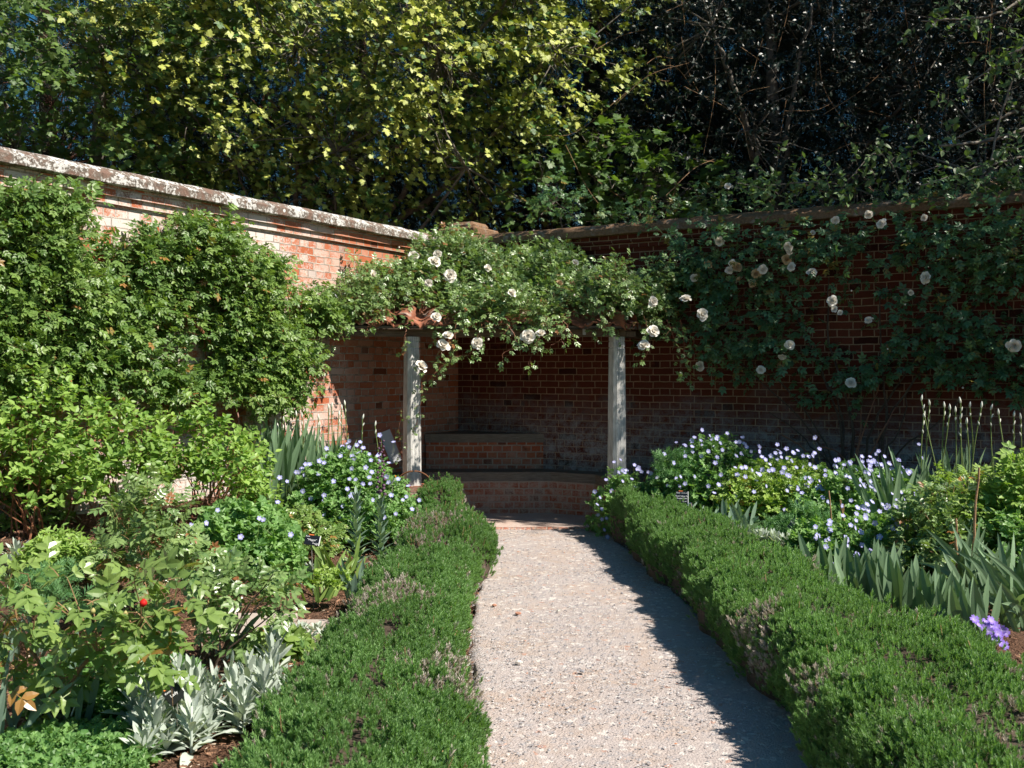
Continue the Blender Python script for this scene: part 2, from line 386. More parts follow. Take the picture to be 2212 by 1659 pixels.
def soil():
    s = NT('bark mulch soil'); g = s.n("ShaderNodeNewGeometry"); P = g.outputs["Position"]
    n1 = s.noise(P, 3, 4); n2 = s.noise(P, 38, 6, .75); n3 = s.noise(P, 120, 4, .7)
    vo = s.n("ShaderNodeTexVoronoi"); vo.inputs["Scale"].default_value = 60; s.l(P, vo.inputs["Vector"])
    c = s.mix(s.ramp(n2, .32, .68), (.085, .040, .024), (.29, .155, .098)); c = s.mix(s.math('MULTIPLY', s.ramp(vo.outputs["Color"], .3, .9), .4), c, (.34, .20, .13)); c = s.mix(s.math('MULTIPLY', s.ramp(n1, .4, .65), .45), c, (.20, .13, .10))
    h = s.math('ADD', s.math('MULTIPLY', n2, 1.2), s.math('ADD', s.math('MULTIPLY', n3, .5), s.math('MULTIPLY', vo.outputs["Distance"], .6)))
    return s.fin(c, .95, s.bump(h, 1.0, .05), .15)
MAT['soil'] = soil()
def gravel():
    s = NT('crushed gravel path'); g = s.n("ShaderNodeNewGeometry"); P = g.outputs["Position"]
    n1 = s.noise(P, 1.6, 5, .65); n2 = s.noise(P, 70, 5, .75); n0 = s.noise(P, 6, 4)
    vo = s.n("ShaderNodeTexVoronoi"); vo.inputs["Scale"].default_value = 95; s.l(P, vo.inputs["Vector"])
    v2 = s.n("ShaderNodeTexVoronoi"); v2.inputs["Scale"].default_value = 38; s.l(P, v2.inputs["Vector"])
    c = s.mix(s.ramp(n2, .3, .7), (.35, .30, .285), (.47, .415, .395))
    c = s.mix(s.math('MULTIPLY', s.ramp(s.math('ADD', s.math('MULTIPLY', n1, .6), s.math('MULTIPLY', n0, .4)), .47, .60), .55), c, (.40, .30, .235))
    rr = s.n("ShaderNodeSeparateColor"); s.l(v2.outputs["Color"], rr.inputs[0])
    c = s.mix(s.math('MULTIPLY', s.ramp(rr.outputs[0], .88, .92), .45), c, (.24, .245, .27)); c = s.mix(s.math('MULTIPLY', s.ramp(rr.outputs[1], .90, .94), .6), c, (.66, .62, .58))
    c = s.mix(s.math('MULTIPLY', s.ramp(rr.outputs[2], .985, .99), .5), c, (.45, .20, .12))
    h = s.math('SUBTRACT', s.math('ADD', n2, s.math('MULTIPLY', n0, .5)), s.math('MULTIPLY', vo.outputs["Distance"], 1.0))
    return s.fin(c, .9, s.bump(h, .55, .010), .2)
MAT['gravel'] = gravel()
def stonev():
    s = NT('loose stone'); a = s.attr("var"); sep = s.n("ShaderNodeSeparateColor"); s.l(a.outputs["Color"], sep.inputs[0]); g = s.n("ShaderNodeNewGeometry")
    c = s.mix(sep.outputs[0], (.22, .22, .24), (.54, .50, .49)); c = s.mix(s.ramp(sep.outputs[2], .95, .96), c, (.68, .64, .58)); c = s.mix(s.ramp(sep.outputs[2], .011, .013, (1, 1, 1, 1), (0, 0, 0, 1)), c, (.45, .19, .10))
    return s.fin(c, .8, s.bump(s.noise(g.outputs["Position"], 150, 2), .4, .004), .3)
MAT['pebble'] = stonev()
def chipv():
    s = NT('bark chip'); a = s.attr("var"); sep = s.n("ShaderNodeSeparateColor"); s.l(a.outputs["Color"], sep.inputs[0])
    c = s.mix(sep.outputs[0], (.10, .048, .03), (.38, .22, .14)); c = s.mix(s.ramp(sep.outputs[2], .96, .97), c, (.6, .5, .4))
    return s.fin(c, .9, None, .15)
MAT['chip'] = chipv()
def floorm():
    s = NT('worn brick floor'); g = s.n("ShaderNodeNewGeometry"); P = g.outputs["Position"]; n1 = s.noise(P, 2.5, 4); n2 = s.noise(P, 50, 5, .7)
    c = s.mix(s.ramp(n2, .3, .7), (.40, .30, .255), (.56, .46, .41)); c = s.mix(s.math('MULTIPLY', s.ramp(n1, .45, .6), .4), c, (.46, .30, .23))
    return s.fin(c, .9, s.bump(n2, .6, .01), .2)
MAT['floor'] = floorm()
def woodm(name, c0, c1, rough=.75):
    s = NT(name); v = s.attr("wc").outputs["Vector"]; mp = s.n("ShaderNodeMapping"); mp.inputs["Scale"].default_value = (14, 1.2, 14) ; s.l(v, mp.inputs[0])
    n1 = s.noise(mp.outputs[0], 6, 6, .7); g = s.n("ShaderNodeNewGeometry"); n2 = s.noise(g.outputs["Position"], 5, 3)
    c = s.mix(s.ramp(n1, .32, .66), c0, c1); c = s.mix(s.math('MULTIPLY', s.ramp(n2, .4, .7), .4), c, tuple(x * .7 for x in c1))
    return s.fin(c, rough, s.bump(n1, .8, .008), .25)
MAT['oak'] = woodm('silvered oak', (.26, .25, .24), (.74, .72, .69))
MAT['beam'] = woodm('brown oak beam', (.07, .045, .03), (.20, .14, .10))
MAT['seat'] = woodm('old oak seat', (.10, .08, .06), (.25, .205, .165))
def tile():
    s = NT('old clay pantile'); g = s.n("ShaderNodeNewGeometry"); P = g.outputs["Position"]; v = s.attr("wc").outputs["Vector"]
    n1 = s.noise(P, 8, 4); n2 = s.noise(P, 60, 5, .7)
    vo = s.n("ShaderNodeTexVoronoi"); vo.inputs["Scale"].default_value = 4.5; s.l(v, vo.inputs["Vector"]); sc = s.n("ShaderNodeSeparateColor"); s.l(vo.outputs["Color"], sc.inputs[0])
    c = s.mix(sc.outputs[0], (.20, .068, .038), (.36, .14, .08)); c = s.mix(s.math('MULTIPLY', s.ramp(n2, .4, .7), .6), c, (.12, .07, .05)); c = s.mix(s.math('MULTIPLY', s.ramp(n1, .58, .68), .7), c, (.42, .38, .33))
    return s.fin(c, .85, s.bump(n2, .6, .008), .2)
MAT['tile'] = tile()
MAT['terracotta'] = plain_mat('smooth terracotta', (.36, .13, .085), .7, .4, 12, .3)
MAT['lead'] = plain_mat('grey lead', (.52, .54, .58), .55, .3, 9, .4)
MAT['rust'] = plain_mat('rusty iron', (.20, .085, .04), .8, .5, 60, .3)
MAT['black'] = plain_mat('black plaque', (.012, .013, .015), .22, .2, 30)
MAT['white'] = plain_mat('white paint', (.75, .75, .75), .5, .1)
MAT['orange'] = plain_mat('orange marker', (.70, .17, .03), .5, .1)
MAT['metal'] = plain_mat('dull steel stake', (.22, .20, .18), .5, .4, 60)
MAT['slab'] = plain_mat('sandstone slab', (.50, .42, .37), .9, .35, 22, .2)
MAT['paper'] = plain_mat('crumpled white paper', (.62, .66, .68), .8, .1)
# foliage
MAT['syc'] = leaf_mat('sycamore leaf', (.08, .14, .025), (.46, .49, .10), rough=.5, tr=.13, cold=(.04, .11, .02), old=.25)
MAT['tassel'] = leaf_mat('sycamore tassel', (.25, .28, .04), (.42, .42, .08), rough=.6, tr=.2)
MAT['syc2'] = leaf_mat('deep green sycamore leaf', (.03, .085, .02), (.16, .25, .055), rough=.5, tr=.3)
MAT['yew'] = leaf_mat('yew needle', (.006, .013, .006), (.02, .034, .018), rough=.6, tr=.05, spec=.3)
MAT['holly'] = leaf_mat('holly leaf darkened for shade', (.004, .012, .007), (.012, .028, .016), rough=.38, tr=.02, spec=.35)  # leaves coloured darker than holly is, to help out the tree's shade
MAT['hazel'] = leaf_mat('hazel leaf', (0.066, 0.124, 0.038), (0.15, 0.232, 0.08), rough=.45, tr=.25)
MAT['climb'] = leaf_mat('climbing rose leaf', (.06, .135, .03), (.24, .345, .085), rough=.42, tr=.25, cold=(.32, .16, .05), old=.02)
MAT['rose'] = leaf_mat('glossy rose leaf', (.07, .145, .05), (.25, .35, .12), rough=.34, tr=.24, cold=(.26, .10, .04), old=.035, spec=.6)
MAT['rose_shade'] = leaf_mat('rose leaf darkened for shade', (.035, .095, .04), (.12, .23, .085), rough=.38, tr=.2, cold=(.22, .16, .03), old=.05, spec=.55)  # darker copy of the rose leaf, shade of the wall put into its colour
MAT['shrub'] = leaf_mat('bright shrub leaf', (.09, .20, .035), (.30, .44, .095), rough=.5, tr=.3)
MAT['ger'] = leaf_mat('cranesbill leaf', (.06, .16, .04), (.22, .38, .11), rough=.5, tr=.28)
MAT['ger_y'] = leaf_mat('yellow green cranesbill leaf', (0.15, 0.268, 0.044), (0.303, 0.422, 0.085), rough=.5, tr=.3, cold=(.40, .17, .04), old=.03)
MAT['hedge'] = leaf_mat('hedge leaf', (.070, .150, .045), (.225, .385, .13), rough=.5, tr=.28)
MAT['hedge_dry'] = leaf_mat('dry hedge shoot', (.24, .18, .14), (.56, .50, .45), rough=.8, tr=.1)
MAT['iris'] = leaf_mat('iris blade', (0.0873, 0.1603, 0.0892), (0.2185, 0.329, 0.183), rough=.5, tr=.22)
MAT['lily'] = leaf_mat('blue green lily leaf', (0.0995, 0.169, 0.129), (0.215, 0.312, 0.228), rough=.5, tr=.2)
MAT['silver'] = leaf_mat('woolly silver leaf', (.30, .355, .30), (.52, .58, .52), rough=.9, tr=.15, spec=.1, vein=.1)
MAT['frose'] = leaf_mat('pale rose leaf', (0.096, 0.178, 0.044), (0.2475, 0.349, 0.0943), rough=.30, tr=.3, cold=(.35, .18, .05), old=.05, spec=.6)
MAT['frond'] = leaf_mat('euphorbia leaf', (0.076, 0.2, 0.078), (0.216, 0.396, 0.148), rough=.6, tr=.2)
MAT['stem_g'] = bark_mat('green stem', (.08, .13, .03), (.17, .22, .06), 60, .6, .002)
MAT['stem_r'] = bark_mat('red brown stem', (.14, .045, .025), (.28, .12, .06), 60, .6, .002)
MAT['stem_d'] = bark_mat('dark woody stem', (.035, .022, .015), (.10, .07, .05), 60, .8, .004)
MAT['stem_tan'] = bark_mat('tan prickly stem', (.20, .11, .05), (.36, .22, .11), 90, .8, .004)
MAT['bark_grey'] = bark_mat('grey bark', (.09, .08, .065), (.26, .23, .19), 18, .9, .02)
MAT['bark_red'] = bark_mat('yew bark', (.085, .035, .02), (.20, .095, .06), 14, .9, .02)
def petal(name, c0, c1, tr=.25, rough=.6, cen=None):
    s = NT(name); a = s.attr("var"); sep = s.n("ShaderNodeSeparateColor"); s.l(a.outputs["Color"], sep.inputs[0])
    c = s.mix(sep.outputs[1], c0, c1); s.fin(c, rough, spec=.2)
    t = s.n("ShaderNodeBsdfTranslucent"); mx = s.n("ShaderNodeMixShader"); mx.inputs[0].default_value = tr; s.l(c, t.inputs[0])
    s.l(s.b.outputs[0], mx.inputs[1]); s.l(t.outputs[0], mx.inputs[2]); s.l(mx.outputs[0], s.out.inputs[0]); return s.m
MAT['p_white'] = petal('cream rose petal', (.80, .68, .52), (.90, .88, .82))
MAT['p_faded'] = petal('faded rose petal', (.42, .25, .10), (.62, .47, .28))
MAT['p_blue'] = petal('pale blue petal', (.72, .72, .80), (.36, .36, .78))
MAT['p_violet'] = petal('violet petal', (.55, .45, .78), (.25, .14, .66))
MAT['p_purple'] = petal('dusky purple petal', (.10, .05, .09), (.17, .09, .15), tr=.1)
MAT['p_bud'] = petal('white iris bud', (.55, .58, .42), (.88, .87, .82), tr=.15)
MAT['p_red'] = petal('red rose bud', (.45, .01, .01), (.62, .02, .015), tr=.15)
MAT['p_pink'] = petal('green bud', (.25, .30, .08), (.50, .42, .18), tr=.15)
# ---------------------------------------------------------------- leaf and flower shapes
def T_leaf(w=.5, fold=.12, droop=.12, serr=False):
    """ovate leaf, unit length, folded along the midrib"""
    ys = [0, .28, .62, 1.0]; ws = [.02, .5, .42, 0]
    V = []; g = []
    for y, ww in zip(ys, ws):
        z = -droop * y * y
        for sx in (-1, 0, 1): V.append((sx * ww * w, y, z + abs(sx) * ww * w * fold * 2)); g.append(y * .4 + (0 if sx else .5))
    F = []
    for k in range(3):
        i = k * 3; F += [[i, i + 1, i + 4, i + 3], [i + 1, i + 2, i + 5, i + 4]]
    return np.array(V), [np.array(F)], np.array(g)
def T_mini(w=.5):
    V = [(0, 0, 0), (w * .5, .45, .05), (0, 1, -.08), (-w * .5, .45, .05)]
    return np.array(V), [np.array([[0, 1, 2], [0, 2, 3]])], np.array([0, .4, 1, .4])
def join(items):
    V = []; F = {}; g = []; n = 0
    for (v, fs, gg) in items:
        for f in fs:
            f = np.asarray(f); F.setdefault(f.shape[1], []).append(f + n)
        V.append(v); g.append(gg); n += len(v)
    return np.concatenate(V), [np.concatenate(x) for x in F.values()], np.concatenate(g)
def place(T, p, d, up=(0, 0, 1), s=1.0):
    V, F, g = T; d = nrm(np.array(d, float)); up = np.array(up, float); up = nrm(up - up.dot(d) * d); x = np.cross(d, up)
    return np.array(p) + s * (V[:, :1] * x + V[:, 1:2] * d + V[:, 2:3] * up), F, g
def T_pinnate(nl=5, w=.55, ls=.42):
    L = T_leaf(w); it = [place(L, (0, .62, -.03), (0, 1, -.15), s=ls)]
    pr = [(.55, 1.0), (.28, .85)] if nl >= 5 else [(.5, 1.0)]
    if nl >= 7: pr = [(.58, 1.0), (.38, .95), (.18, .8)]
    for y, s in pr:
        for sx in (-1, 1): it.append(place(L, (0, y, -.02 * y), (sx * .85, .55, -.12), s=ls * s))
    it.append((np.array([(-.012, 0, 0), (.012, 0, 0), (.008, .63, -.03), (-.008, .63, -.03)]), [np.array([[0, 1, 2, 3]])], np.zeros(4)))
    return join(it)
def T_palm():
    """five lobed sycamore leaf"""
    half = [(.0, -.02), (.16, -.1), (.40, .02), (.50, -.0), (.36, .18), (.54, .30), (.70, .52), (.46, .50), (.30, .50), (.33, .72), (.16, .82), (0, 1.0)]
    out = half + [(-x, y) for x, y in half[-2:0:-1]]
    V = [(0, .25, .0)] + [(x, y, -.16 * (x * x * 1.2 + max(0, y - .3) ** 2 * 1.5) + (.03 if i % 2 else 0)) for i, (x, y) in enumerate(out)]
    n = len(out); F = [[0, 1 + i, 1 + (i + 1) % n] for i in range(n)]
    return np.array(V, float), [np.array(F)], np.array([.8] + [.2] * n)
def T_round(n=7):
    """lobed cranesbill leaf"""
    V = [(0, .35, -.05)]; g = [1.0]
    for k in range(n * 2 + 1):
        th = R(-90 + 14 + (332) * k / (n * 2)); r = .52 if k % 2 == 0 else .36
        V.append((r * math.cos(th) * 1.05, .35 + r * math.sin(th), .10 * (k % 2) + .03 * math.sin(3 * th))); g.append(.1)
    m = len(V) - 1; F = [[0, 1 + i, 2 + i] for i in range(m - 1)]
    return np.array(V), [np.array(F)], np.array(g)
def T_sprig(n=9, L=.55, w=.17, spread=.75, seed=1):
    rg = np.random.default_rng(seed); it = []; lf = T_mini(w / L)
    for k in range(n):
        f = .15 + .8 * k / n; th = k * 2.4; sp = spread * (1.05 - f * .75)
        d = np.array([math.cos(th) * sp, 1.0 - .25 * sp, math.sin(th) * sp])
        it.append(place(lf, (0, f * .62, 0), d, up=(-math.cos(th) * .3, 1, -math.sin(th) * .3), s=L * (1.0 - .45 * f) * (.8 + .4 * rg.random())))
    return join(it)
def T_yew(n=7):
    it = []; lf = (np.array([(-.04, 0, 0), (.04, 0, 0), (.0, 1, -.1)], float), [np.array([[0, 1, 2]])], np.array([0, 0, 1.]))
    for k in range(n):
        y = .08 + .8 * k / n
        for sx in (-1, 1): it.append(place(lf, (0, y, -.15 * y * y), (sx, .7, -.2), s=.36 * (1.1 - .6 * y)))
    it.append((np.array([(-.02, 0, 0), (.02, 0, 0), (0, 1.05, -.18)], float), [np.array([[0, 1, 2]])], np.zeros(3)))
    return join(it)
def petal_grid(w, L, cup, refl, n=4, base=.15):
    V = []; g = []
    for j in range(n + 1):
        f = j / n; ww = w * (base + (1 - base) * math.sin(min(1, f * 1.15) * math.pi * .62)) * (1 if f < .85 else .88)
        for i in (-1, -.5, 0, .5, 1):
            z = cup * f ** 1.3 - refl * f ** 3 + .18 * w * abs(i) ** 1.5 - (.10 * L if (f == 1 and abs(i) == 1) else 0) * 0
            y = L * f - (.12 * L * abs(i) ** 2 if f > .8 else 0)
            V.append((i * ww * .5, y, z)); g.append(f)
    F = []
    for j in range(n):
        for i in range(4): a = j * 5 + i; F.append([a, a + 1, a + 6, a + 5])
    return np.array(V, float), [np.array(F)], np.array(g)
def T_bloom(seed, openness=1.0):
    """double rose, z up (y,x spread); unit radius"""
    rg = np.random.default_rng(seed); it = []
    for ring, (n, L, w, tilt, cup, refl, zz) in enumerate(((6, 1.0, .95, .15, .25, .30, 0), (6, .85, .85, .55, .35, .2, .05), (6, .62, .7, 1.1, .35, .08, .1), (5, .42, .5, 1.7, .25, 0, .14), (4, .28, .4, 2.6, .15, 0, .16))):
        for k in range(n):
            th = (k + .5 * (ring % 2) + rg.uniform(-.2, .2)) * 2 * math.pi / n; tl = tilt * rg.uniform(.75, 1.25) * (2 - openness)
            d = np.array([math.cos(th), math.sin(th), tl * .8]); V, F, g = petal_grid(w, L * rg.uniform(.85, 1.1), cup, refl * openness)
            V = V + rg.normal(0, .018, V.shape)
            it.append(place((V, F, g), (math.cos(th) * .05, math.sin(th) * .05, zz), d, up=(-math.cos(th) * tl, -math.sin(th) * tl, 1.0)))
    return join(it)
def T_five(notch=True):
    it = []
    for k in range(5):
        th = k * 2 * math.pi / 5
        V = np.array([(-.06, .05, 0), (.06, .05, 0), (.36, .55, .08), (.28, .98, .04), (0, .86, .06), (-.28, .98, .04), (-.36, .55, .08)], float)
        g = np.array([0, 0, .7, 1, 1, 1, .7])
        it.append(place((V, [np.array([[0, 1, 2, 6]]), np.array([[2, 3, 4], [4, 5, 6], [2, 4, 6]])], g), (0, 0, 0), (math.cos(th), math.sin(th), .15)))
    return join(it)
def T_ell(nu=6, nv=5, point=.0):
    V = []; g = []
    for j in range(nv + 1):
        f = j / nv; r = math.sin(math.pi * f) ** (.8) * (1 - point * f)
        for i in range(nu):
            a = 2 * math.pi * i / nu; V.append((r * .5 * math.cos(a), f, r * .5 * math.sin(a))); g.append(f)
    F = [[j * nu + i, j * nu + (i + 1) % nu, (j + 1) * nu + (i + 1) % nu, (j + 1) * nu + i] for j in range(nv) for i in range(nu)]
    return np.array(V, float), [np.array(F)], np.array(g)
TL = T_leaf(); TLw = T_leaf(.62); TLn = T_leaf(.34, droop=.2); TM = T_mini(); TP5 = T_pinnate(5); TP7 = T_pinnate(7, .5, .34); TP3 = T_pinnate(3, .6, .5)
TSY = T_palm(); TG = T_round(5); TSP = T_sprig(11, .50, .15, .6); TYEW = T_yew(); TEL = T_ell(); TFIVE = T_five(); TFROND = T_sprig(22, .34, .05, 1.1, 3)
BLOOMS = [T_bloom(1), T_bloom(2, .8), T_bloom(3, .45)]
def mesh_of(T, name, mat, scale=1.0, smoothf=True):
    m = M(); V, F, g = T; a = np.zeros((len(V), 3)); a[:, 1] = g; m.add(V * scale, F, a)
    o = m.build(name, mat, smoothf=smoothf); me = o.data; bpy.data.objects.remove(o); return me
def put_mesh(me, name, parent, loc, zdir, spin=0.0, scale=1.0):
    o = bpy.data.objects.new(name, me); SC.collection.objects.link(o); o.parent = parent
    q = Vector(tuple(zdir)).normalized().to_track_quat('Z', 'Y'); o.rotation_mode = 'QUATERNION'
    q2 = q @ Matrix.Rotation(spin, 4, 'Z').to_quaternion()
    o.rotation_quaternion = q2; o.location = tuple(np.array(loc) - np.array(parent.location if parent else (0, 0, 0))); o.scale = (scale,) * 3
    return o

def shoots(ml, ms, P, D, L, nl, T, size, up=(0, 0, 1), upj=.45, spread=.9, droop=.15, sr=.0022, r=None, mat=0, smat=0, f0=.15, stem=True, tilt=None, b=None):
    """N leafy shoots: leaves up along each, alternating sides"""
    P = np.asarray(P, float); N = len(P)
    if N == 0: return
    D = nrm(np.broadcast_to(D, P.shape)); L = np.broadcast_to(np.asarray(L, float), (N,)); size = np.broadcast_to(np.asarray(size, float), (N,))
    f = f0 + (1 - f0) * (np.arange(nl) + 1) / nl
    fN = f[None] * np.ones((N, 1)) + (rng.random((N, nl)) - .5) * .08
    down = np.array([0, 0, -1.0])
    pos = P[:, None] + (D[:, None] * fN[..., None] + down * droop * (fN ** 2)[..., None]) * L[:, None, None]
    ref = nrm(np.cross(D, np.array([0, 0, 1.0]) + .01)); ref2 = np.cross(D, ref)
    th = (np.arange(nl) * 2.4)[None] + rng.random((N, 1)) * 6.28 + (rng.random((N, nl)) - .5) * .8
    side = ref[:, None] * np.cos(th)[..., None] + ref2[:, None] * np.sin(th)[..., None]
    ld = side * spread + D[:, None] * (.35 + .5 * fN[..., None]) + down * .25 + rng.normal(0, .15, side.shape)
    upv = np.broadcast_to(np.asarray(up, float), P.shape)[:, None] + rng.normal(0, upj, side.shape)
    if r is None: r = rng.random(N)
    rr = np.clip(np.broadcast_to(r, (N,))[:, None] + rng.normal(0, .14, (N, nl)), 0, 1)
    sz = (size[:, None] * (.7 + .5 * rng.random((N, nl)))).ravel()
    inst(ml, T, pos.reshape(-1, 3), ld.reshape(-1, 3), upv.reshape(-1, 3), sz, rr.ravel(), mat, b=None)
    if stem and ms is not None:
        ff = np.array([0, .5, 1.0]); c = P[:, None] + (D[:, None] * ff[None, :, None] + down * droop * (ff ** 2)[None, :, None]) * L[:, None, None]
        tubes(ms, c, np.array([sr, sr * .8, sr * .4])[None], 3, smat)
# ---------------------------------------------------------------- ground, path, bower floor
def axis(lo, hi, far, st):
    a = np.arange(lo, hi + 1e-6, st); k = np.geomspace(st, far, 22)
    return np.concatenate([(lo - np.cumsum(k))[::-1], a, hi + np.cumsum(k)])
def ground():
    xs = axis(-5.6, 6.2, 60, .045); ys = axis(2.2, 12.6, 60, .045)
    X, Y = np.meshgrid(xs, ys, indexing='ij'); Z = gz(X, Y)
    P = np.stack([X, Y, Z], -1); near = smooth((8 - np.maximum(np.abs(X), np.abs(Y - 7))) / 1.0)
    path = ((X > -.25) & (X < 1.25) & (Y > 1))
    Z = Z + near * np.where(path, 0, (fbm(P, 5, 3) - .5) * .07 + (fbm(P, 22, 9, 2) - .5) * .035)
    far = smooth((np.hypot(X, Y) - 30) / 30); Z = Z - .0 * far
    P[..., 2] = Z; nx, ny = X.shape; i = np.arange(nx * ny).reshape(nx, ny)
    F = np.stack([i[:-1, :-1], i[1:, :-1], i[1:, 1:], i[:-1, 1:]], -1).reshape(-1, 4)
    m = M(); m.add(P, [F]); tag(m.build("ground", MAT['soil'], smoothf=True), kind="structure")
ground()
PATH_L = [(-.30, -3), (-.20, 1), (-.16, 3.5), (-.16, 4.6), (-.24, 5.6), (-.28, 6.9), (-.22, 8.0), (-.30, 9.0), (-.42, 10.2)]
PATH_R = [(1.45, -3), (1.45, 1), (1.42, 3.5), (1.34, 4.6), (1.28, 5.8), (1.22, 7.0), (1.16, 8.2), (1.02, 9.2), (.98, 10.2)]
def pathx(y, tab): return np.interp(y, [p[1] for p in tab], [p[0] for p in tab])
def path():
    ys = np.concatenate([np.arange(-3, 3, .2), np.arange(3, 10.2, .04)]); nx = 50
    l = pathx(ys, PATH_L); r = pathx(ys, PATH_R); f = np.linspace(0, 1, nx + 1)
    q = np.stack([ys * 0 + 3.3, ys, ys * 0], -1)
    X = l[:, None] + (r - l)[:, None] * f[None]; Y = np.repeat(ys[:, None], nx + 1, 1)
    X[:, 0] += (fbm(q, 5, 2) - .5) * .14; X[:, -1] += (fbm(q, 5, 7) - .5) * .14
    P = np.stack([X, Y, X * 0], -1); P[..., 2] = .004 + (fbm(P, 2.2, 5) - .5) * .016 + (fbm(P, 20, 6, 2) - .5) * .006
    P[:, 0, 2] -= .03; P[:, -1, 2] -= .03
    n0, n1 = X.shape; i = np.arange(n0 * n1).reshape(n0, n1); F = np.stack([i[:-1, :-1], i[:-1, 1:], i[1:, 1:], i[1:, :-1]], -1).reshape(-1, 4)
    m = M(); m.add(P, [F]); tag(m.build("path", MAT['gravel'], smoothf=True), kind="structure")
path()
def bower_floor():
    o = [(-1.2, 10.16), (1.02, 10.16), (1.3, 10.5), (.9, 11.25), (-.9, 11.35), (-1.3, 10.6)]
    m = M(); prism(m, o, -.05, .012); tag(m.build("bower_floor", MAT['floor']), kind="structure")
    m = M()
    for k in range(7):
        box(m, (-.36 + k * .222 - .0, 10.10 + rng.uniform(-.006, .006), -.012 + rng.uniform(-.003, .003)), (1, 0, 0), (0, 1, 0), (0, 0, 1), .107, .05, .024, bev=.006)
    tag(m.build("brick_edging", MAT['brick_bench']), "row of worn bricks edging the shelter floor where the gravel starts", "edging")
bower_floor()
def scatter_stones():
    V = np.array([(1, 0, 0), (-1, 0, 0), (0, 1, 0), (0, -1, 0), (0, 0, 1), (0, 0, -1)], float) * .5
    T = (V, [np.array([[0, 2, 4], [2, 1, 4], [1, 3, 4], [3, 0, 4], [2, 0, 5], [1, 2, 5], [3, 1, 5], [0, 3, 5]])], np.zeros(6))
    N = 26000; y = 3.6 + 6.5 * rng.random(N) ** 1.5; l = pathx(y, PATH_L); r = pathx(y, PATH_R); x = l + (r - l) * (rng.random(N) * 1.04 - .02)
    keep = fbm(np.stack([x, y, y * 0], -1), 1.6, 4) + rng.random(N) * .35 > .66
    x, y = x[keep], y[keep]; n = len(x); s = .0035 + .0075 * rng.random(n) ** 3
    m = M(); a = rng.random(n) * 6.28; inst(m, T, np.stack([x, y, .012 + 0 * x], -1), np.stack([np.cos(a), np.sin(a), rng.normal(0, .15, n)], -1), np.array([[0, 0, 1.]]) + rng.normal(0, .2, (n, 3)), np.stack([s * rng.uniform(.6, 1.3, n), s * 1.4, s * .55], -1) * 1.3)
    tag(m.build("gravel", MAT['pebble']), kind="stuff", label="loose grey stone chips lying on the gravel path", cat="gravel")
    # larger single stones
    for k, (dx, dy, c, s, lab) in enumerate([(1402, 937 + 0, 0, 0, '')][:0]): pass
    spots = [(1638 / 2212 * 1700 * 0 + 1260, 1325, .030, .30, "brick red stone chip lying alone on the sunny gravel"), (1155, 1444, .034, .99, "cream pebble near the middle of the path by the dry patch")]
    return T
TSTONE = scatter_stones()
def lone_stone(dx, dy, s, b, r, label):
    v = dy * K; Y = EYE * FPX / (v - HZ); x = (dx * K - 512) / FPX * Y
    T = T_ell(7, 4); m = M(); V = T[0].copy(); V[:, 1] -= .5; V += rng.normal(0, .05, V.shape)
    a = rng.random() * 3; inst(m, (V, T[1], T[2]), [[0, 0, 0]], [[math.cos(a), math.sin(a), 0]], [[0, 0, 1.]], np.array([[s * 1.4, s * 1.5, s * .7]]), np.array([r]), b=np.array([b]))
    o = m.build("stone", MAT['pebble'], smoothf=False); o.location = (x, Y, .014 + s * .2); tag(o, label, "stone", "single stones on the path")
for q in [(1119, 1331, .03, .01, .4, "brick red stone lying alone on the gravel beside the clipped hedge"), (1121, 1438, .03, .99, .9, "cream pebble on the gravel nearest the camera side of the dusty patch"), (1068, 1313, .026, .01, .3, "small dark red stone on the gravel edge near the low hedge"),
          (1207, 1331 + 45 * 0 - 6, .02, .98, .9, "pale stone in the middle of the far gravel"), (1258, 1457, .022, .4, .1, "flat slate grey chip in the lower middle of the path"), (730 + 0, 1284, .04, .99, .9, "white stone lying on the mulch beside the paving slab")][:5]:
    lone_stone(*q)
def bark_chips():
    V = np.array([(-.5, 0, 0), (.5, 0, .1), (.4, 1, 0), (-.4, 1, .12)], float)
    T = (V, [np.array([[0, 1, 2, 3]])], np.zeros(4)); N = 60000
    x = -4.6 + 4.4 * rng.random(N); y = 3.4 + 8 * rng.random(N) ** 1.25
    x2 = 1.3 + 4 * rng.random(N // 3); y2 = 4 + 6.5 * rng.random(N // 3); x = np.concatenate([x, x2]); y = np.concatenate([y, y2])
    k = ((x - CX) * WB - (y - CY) * WA > .02) & (-(x - CX) * WA - (y - CY) * WB > .02) & ~((x > -.2) & (x < 1.25)) & ~((y > 10) & (x > -1.2) & (x < 1.2)); x, y = x[k], y[k]; n = len(x)
    P = np.stack([x, y, gz(x, y)], -1); P[:, 2] += (fbm(P * [1, 1, 0] + [0, 0, 0] * 1, 5, 3) - .5) * .07 + (rng.random(n) - .3) * .03
    m = M(); s = .006 + .018 * rng.random(n) ** 2; a = rng.normal(0, 1, (n, 3)) * [1, 1, .35]; inst(m, T, P, a, np.array([[0, 0, 1.]]) + rng.normal(0, .5, (n, 3)), np.stack([s * .5, s * 1.6, s], -1))
    tag(m.build("bark_mulch", MAT['chip']), kind="stuff", label="brown bark mulch covering the planting beds", cat="mulch")
bark_chips()

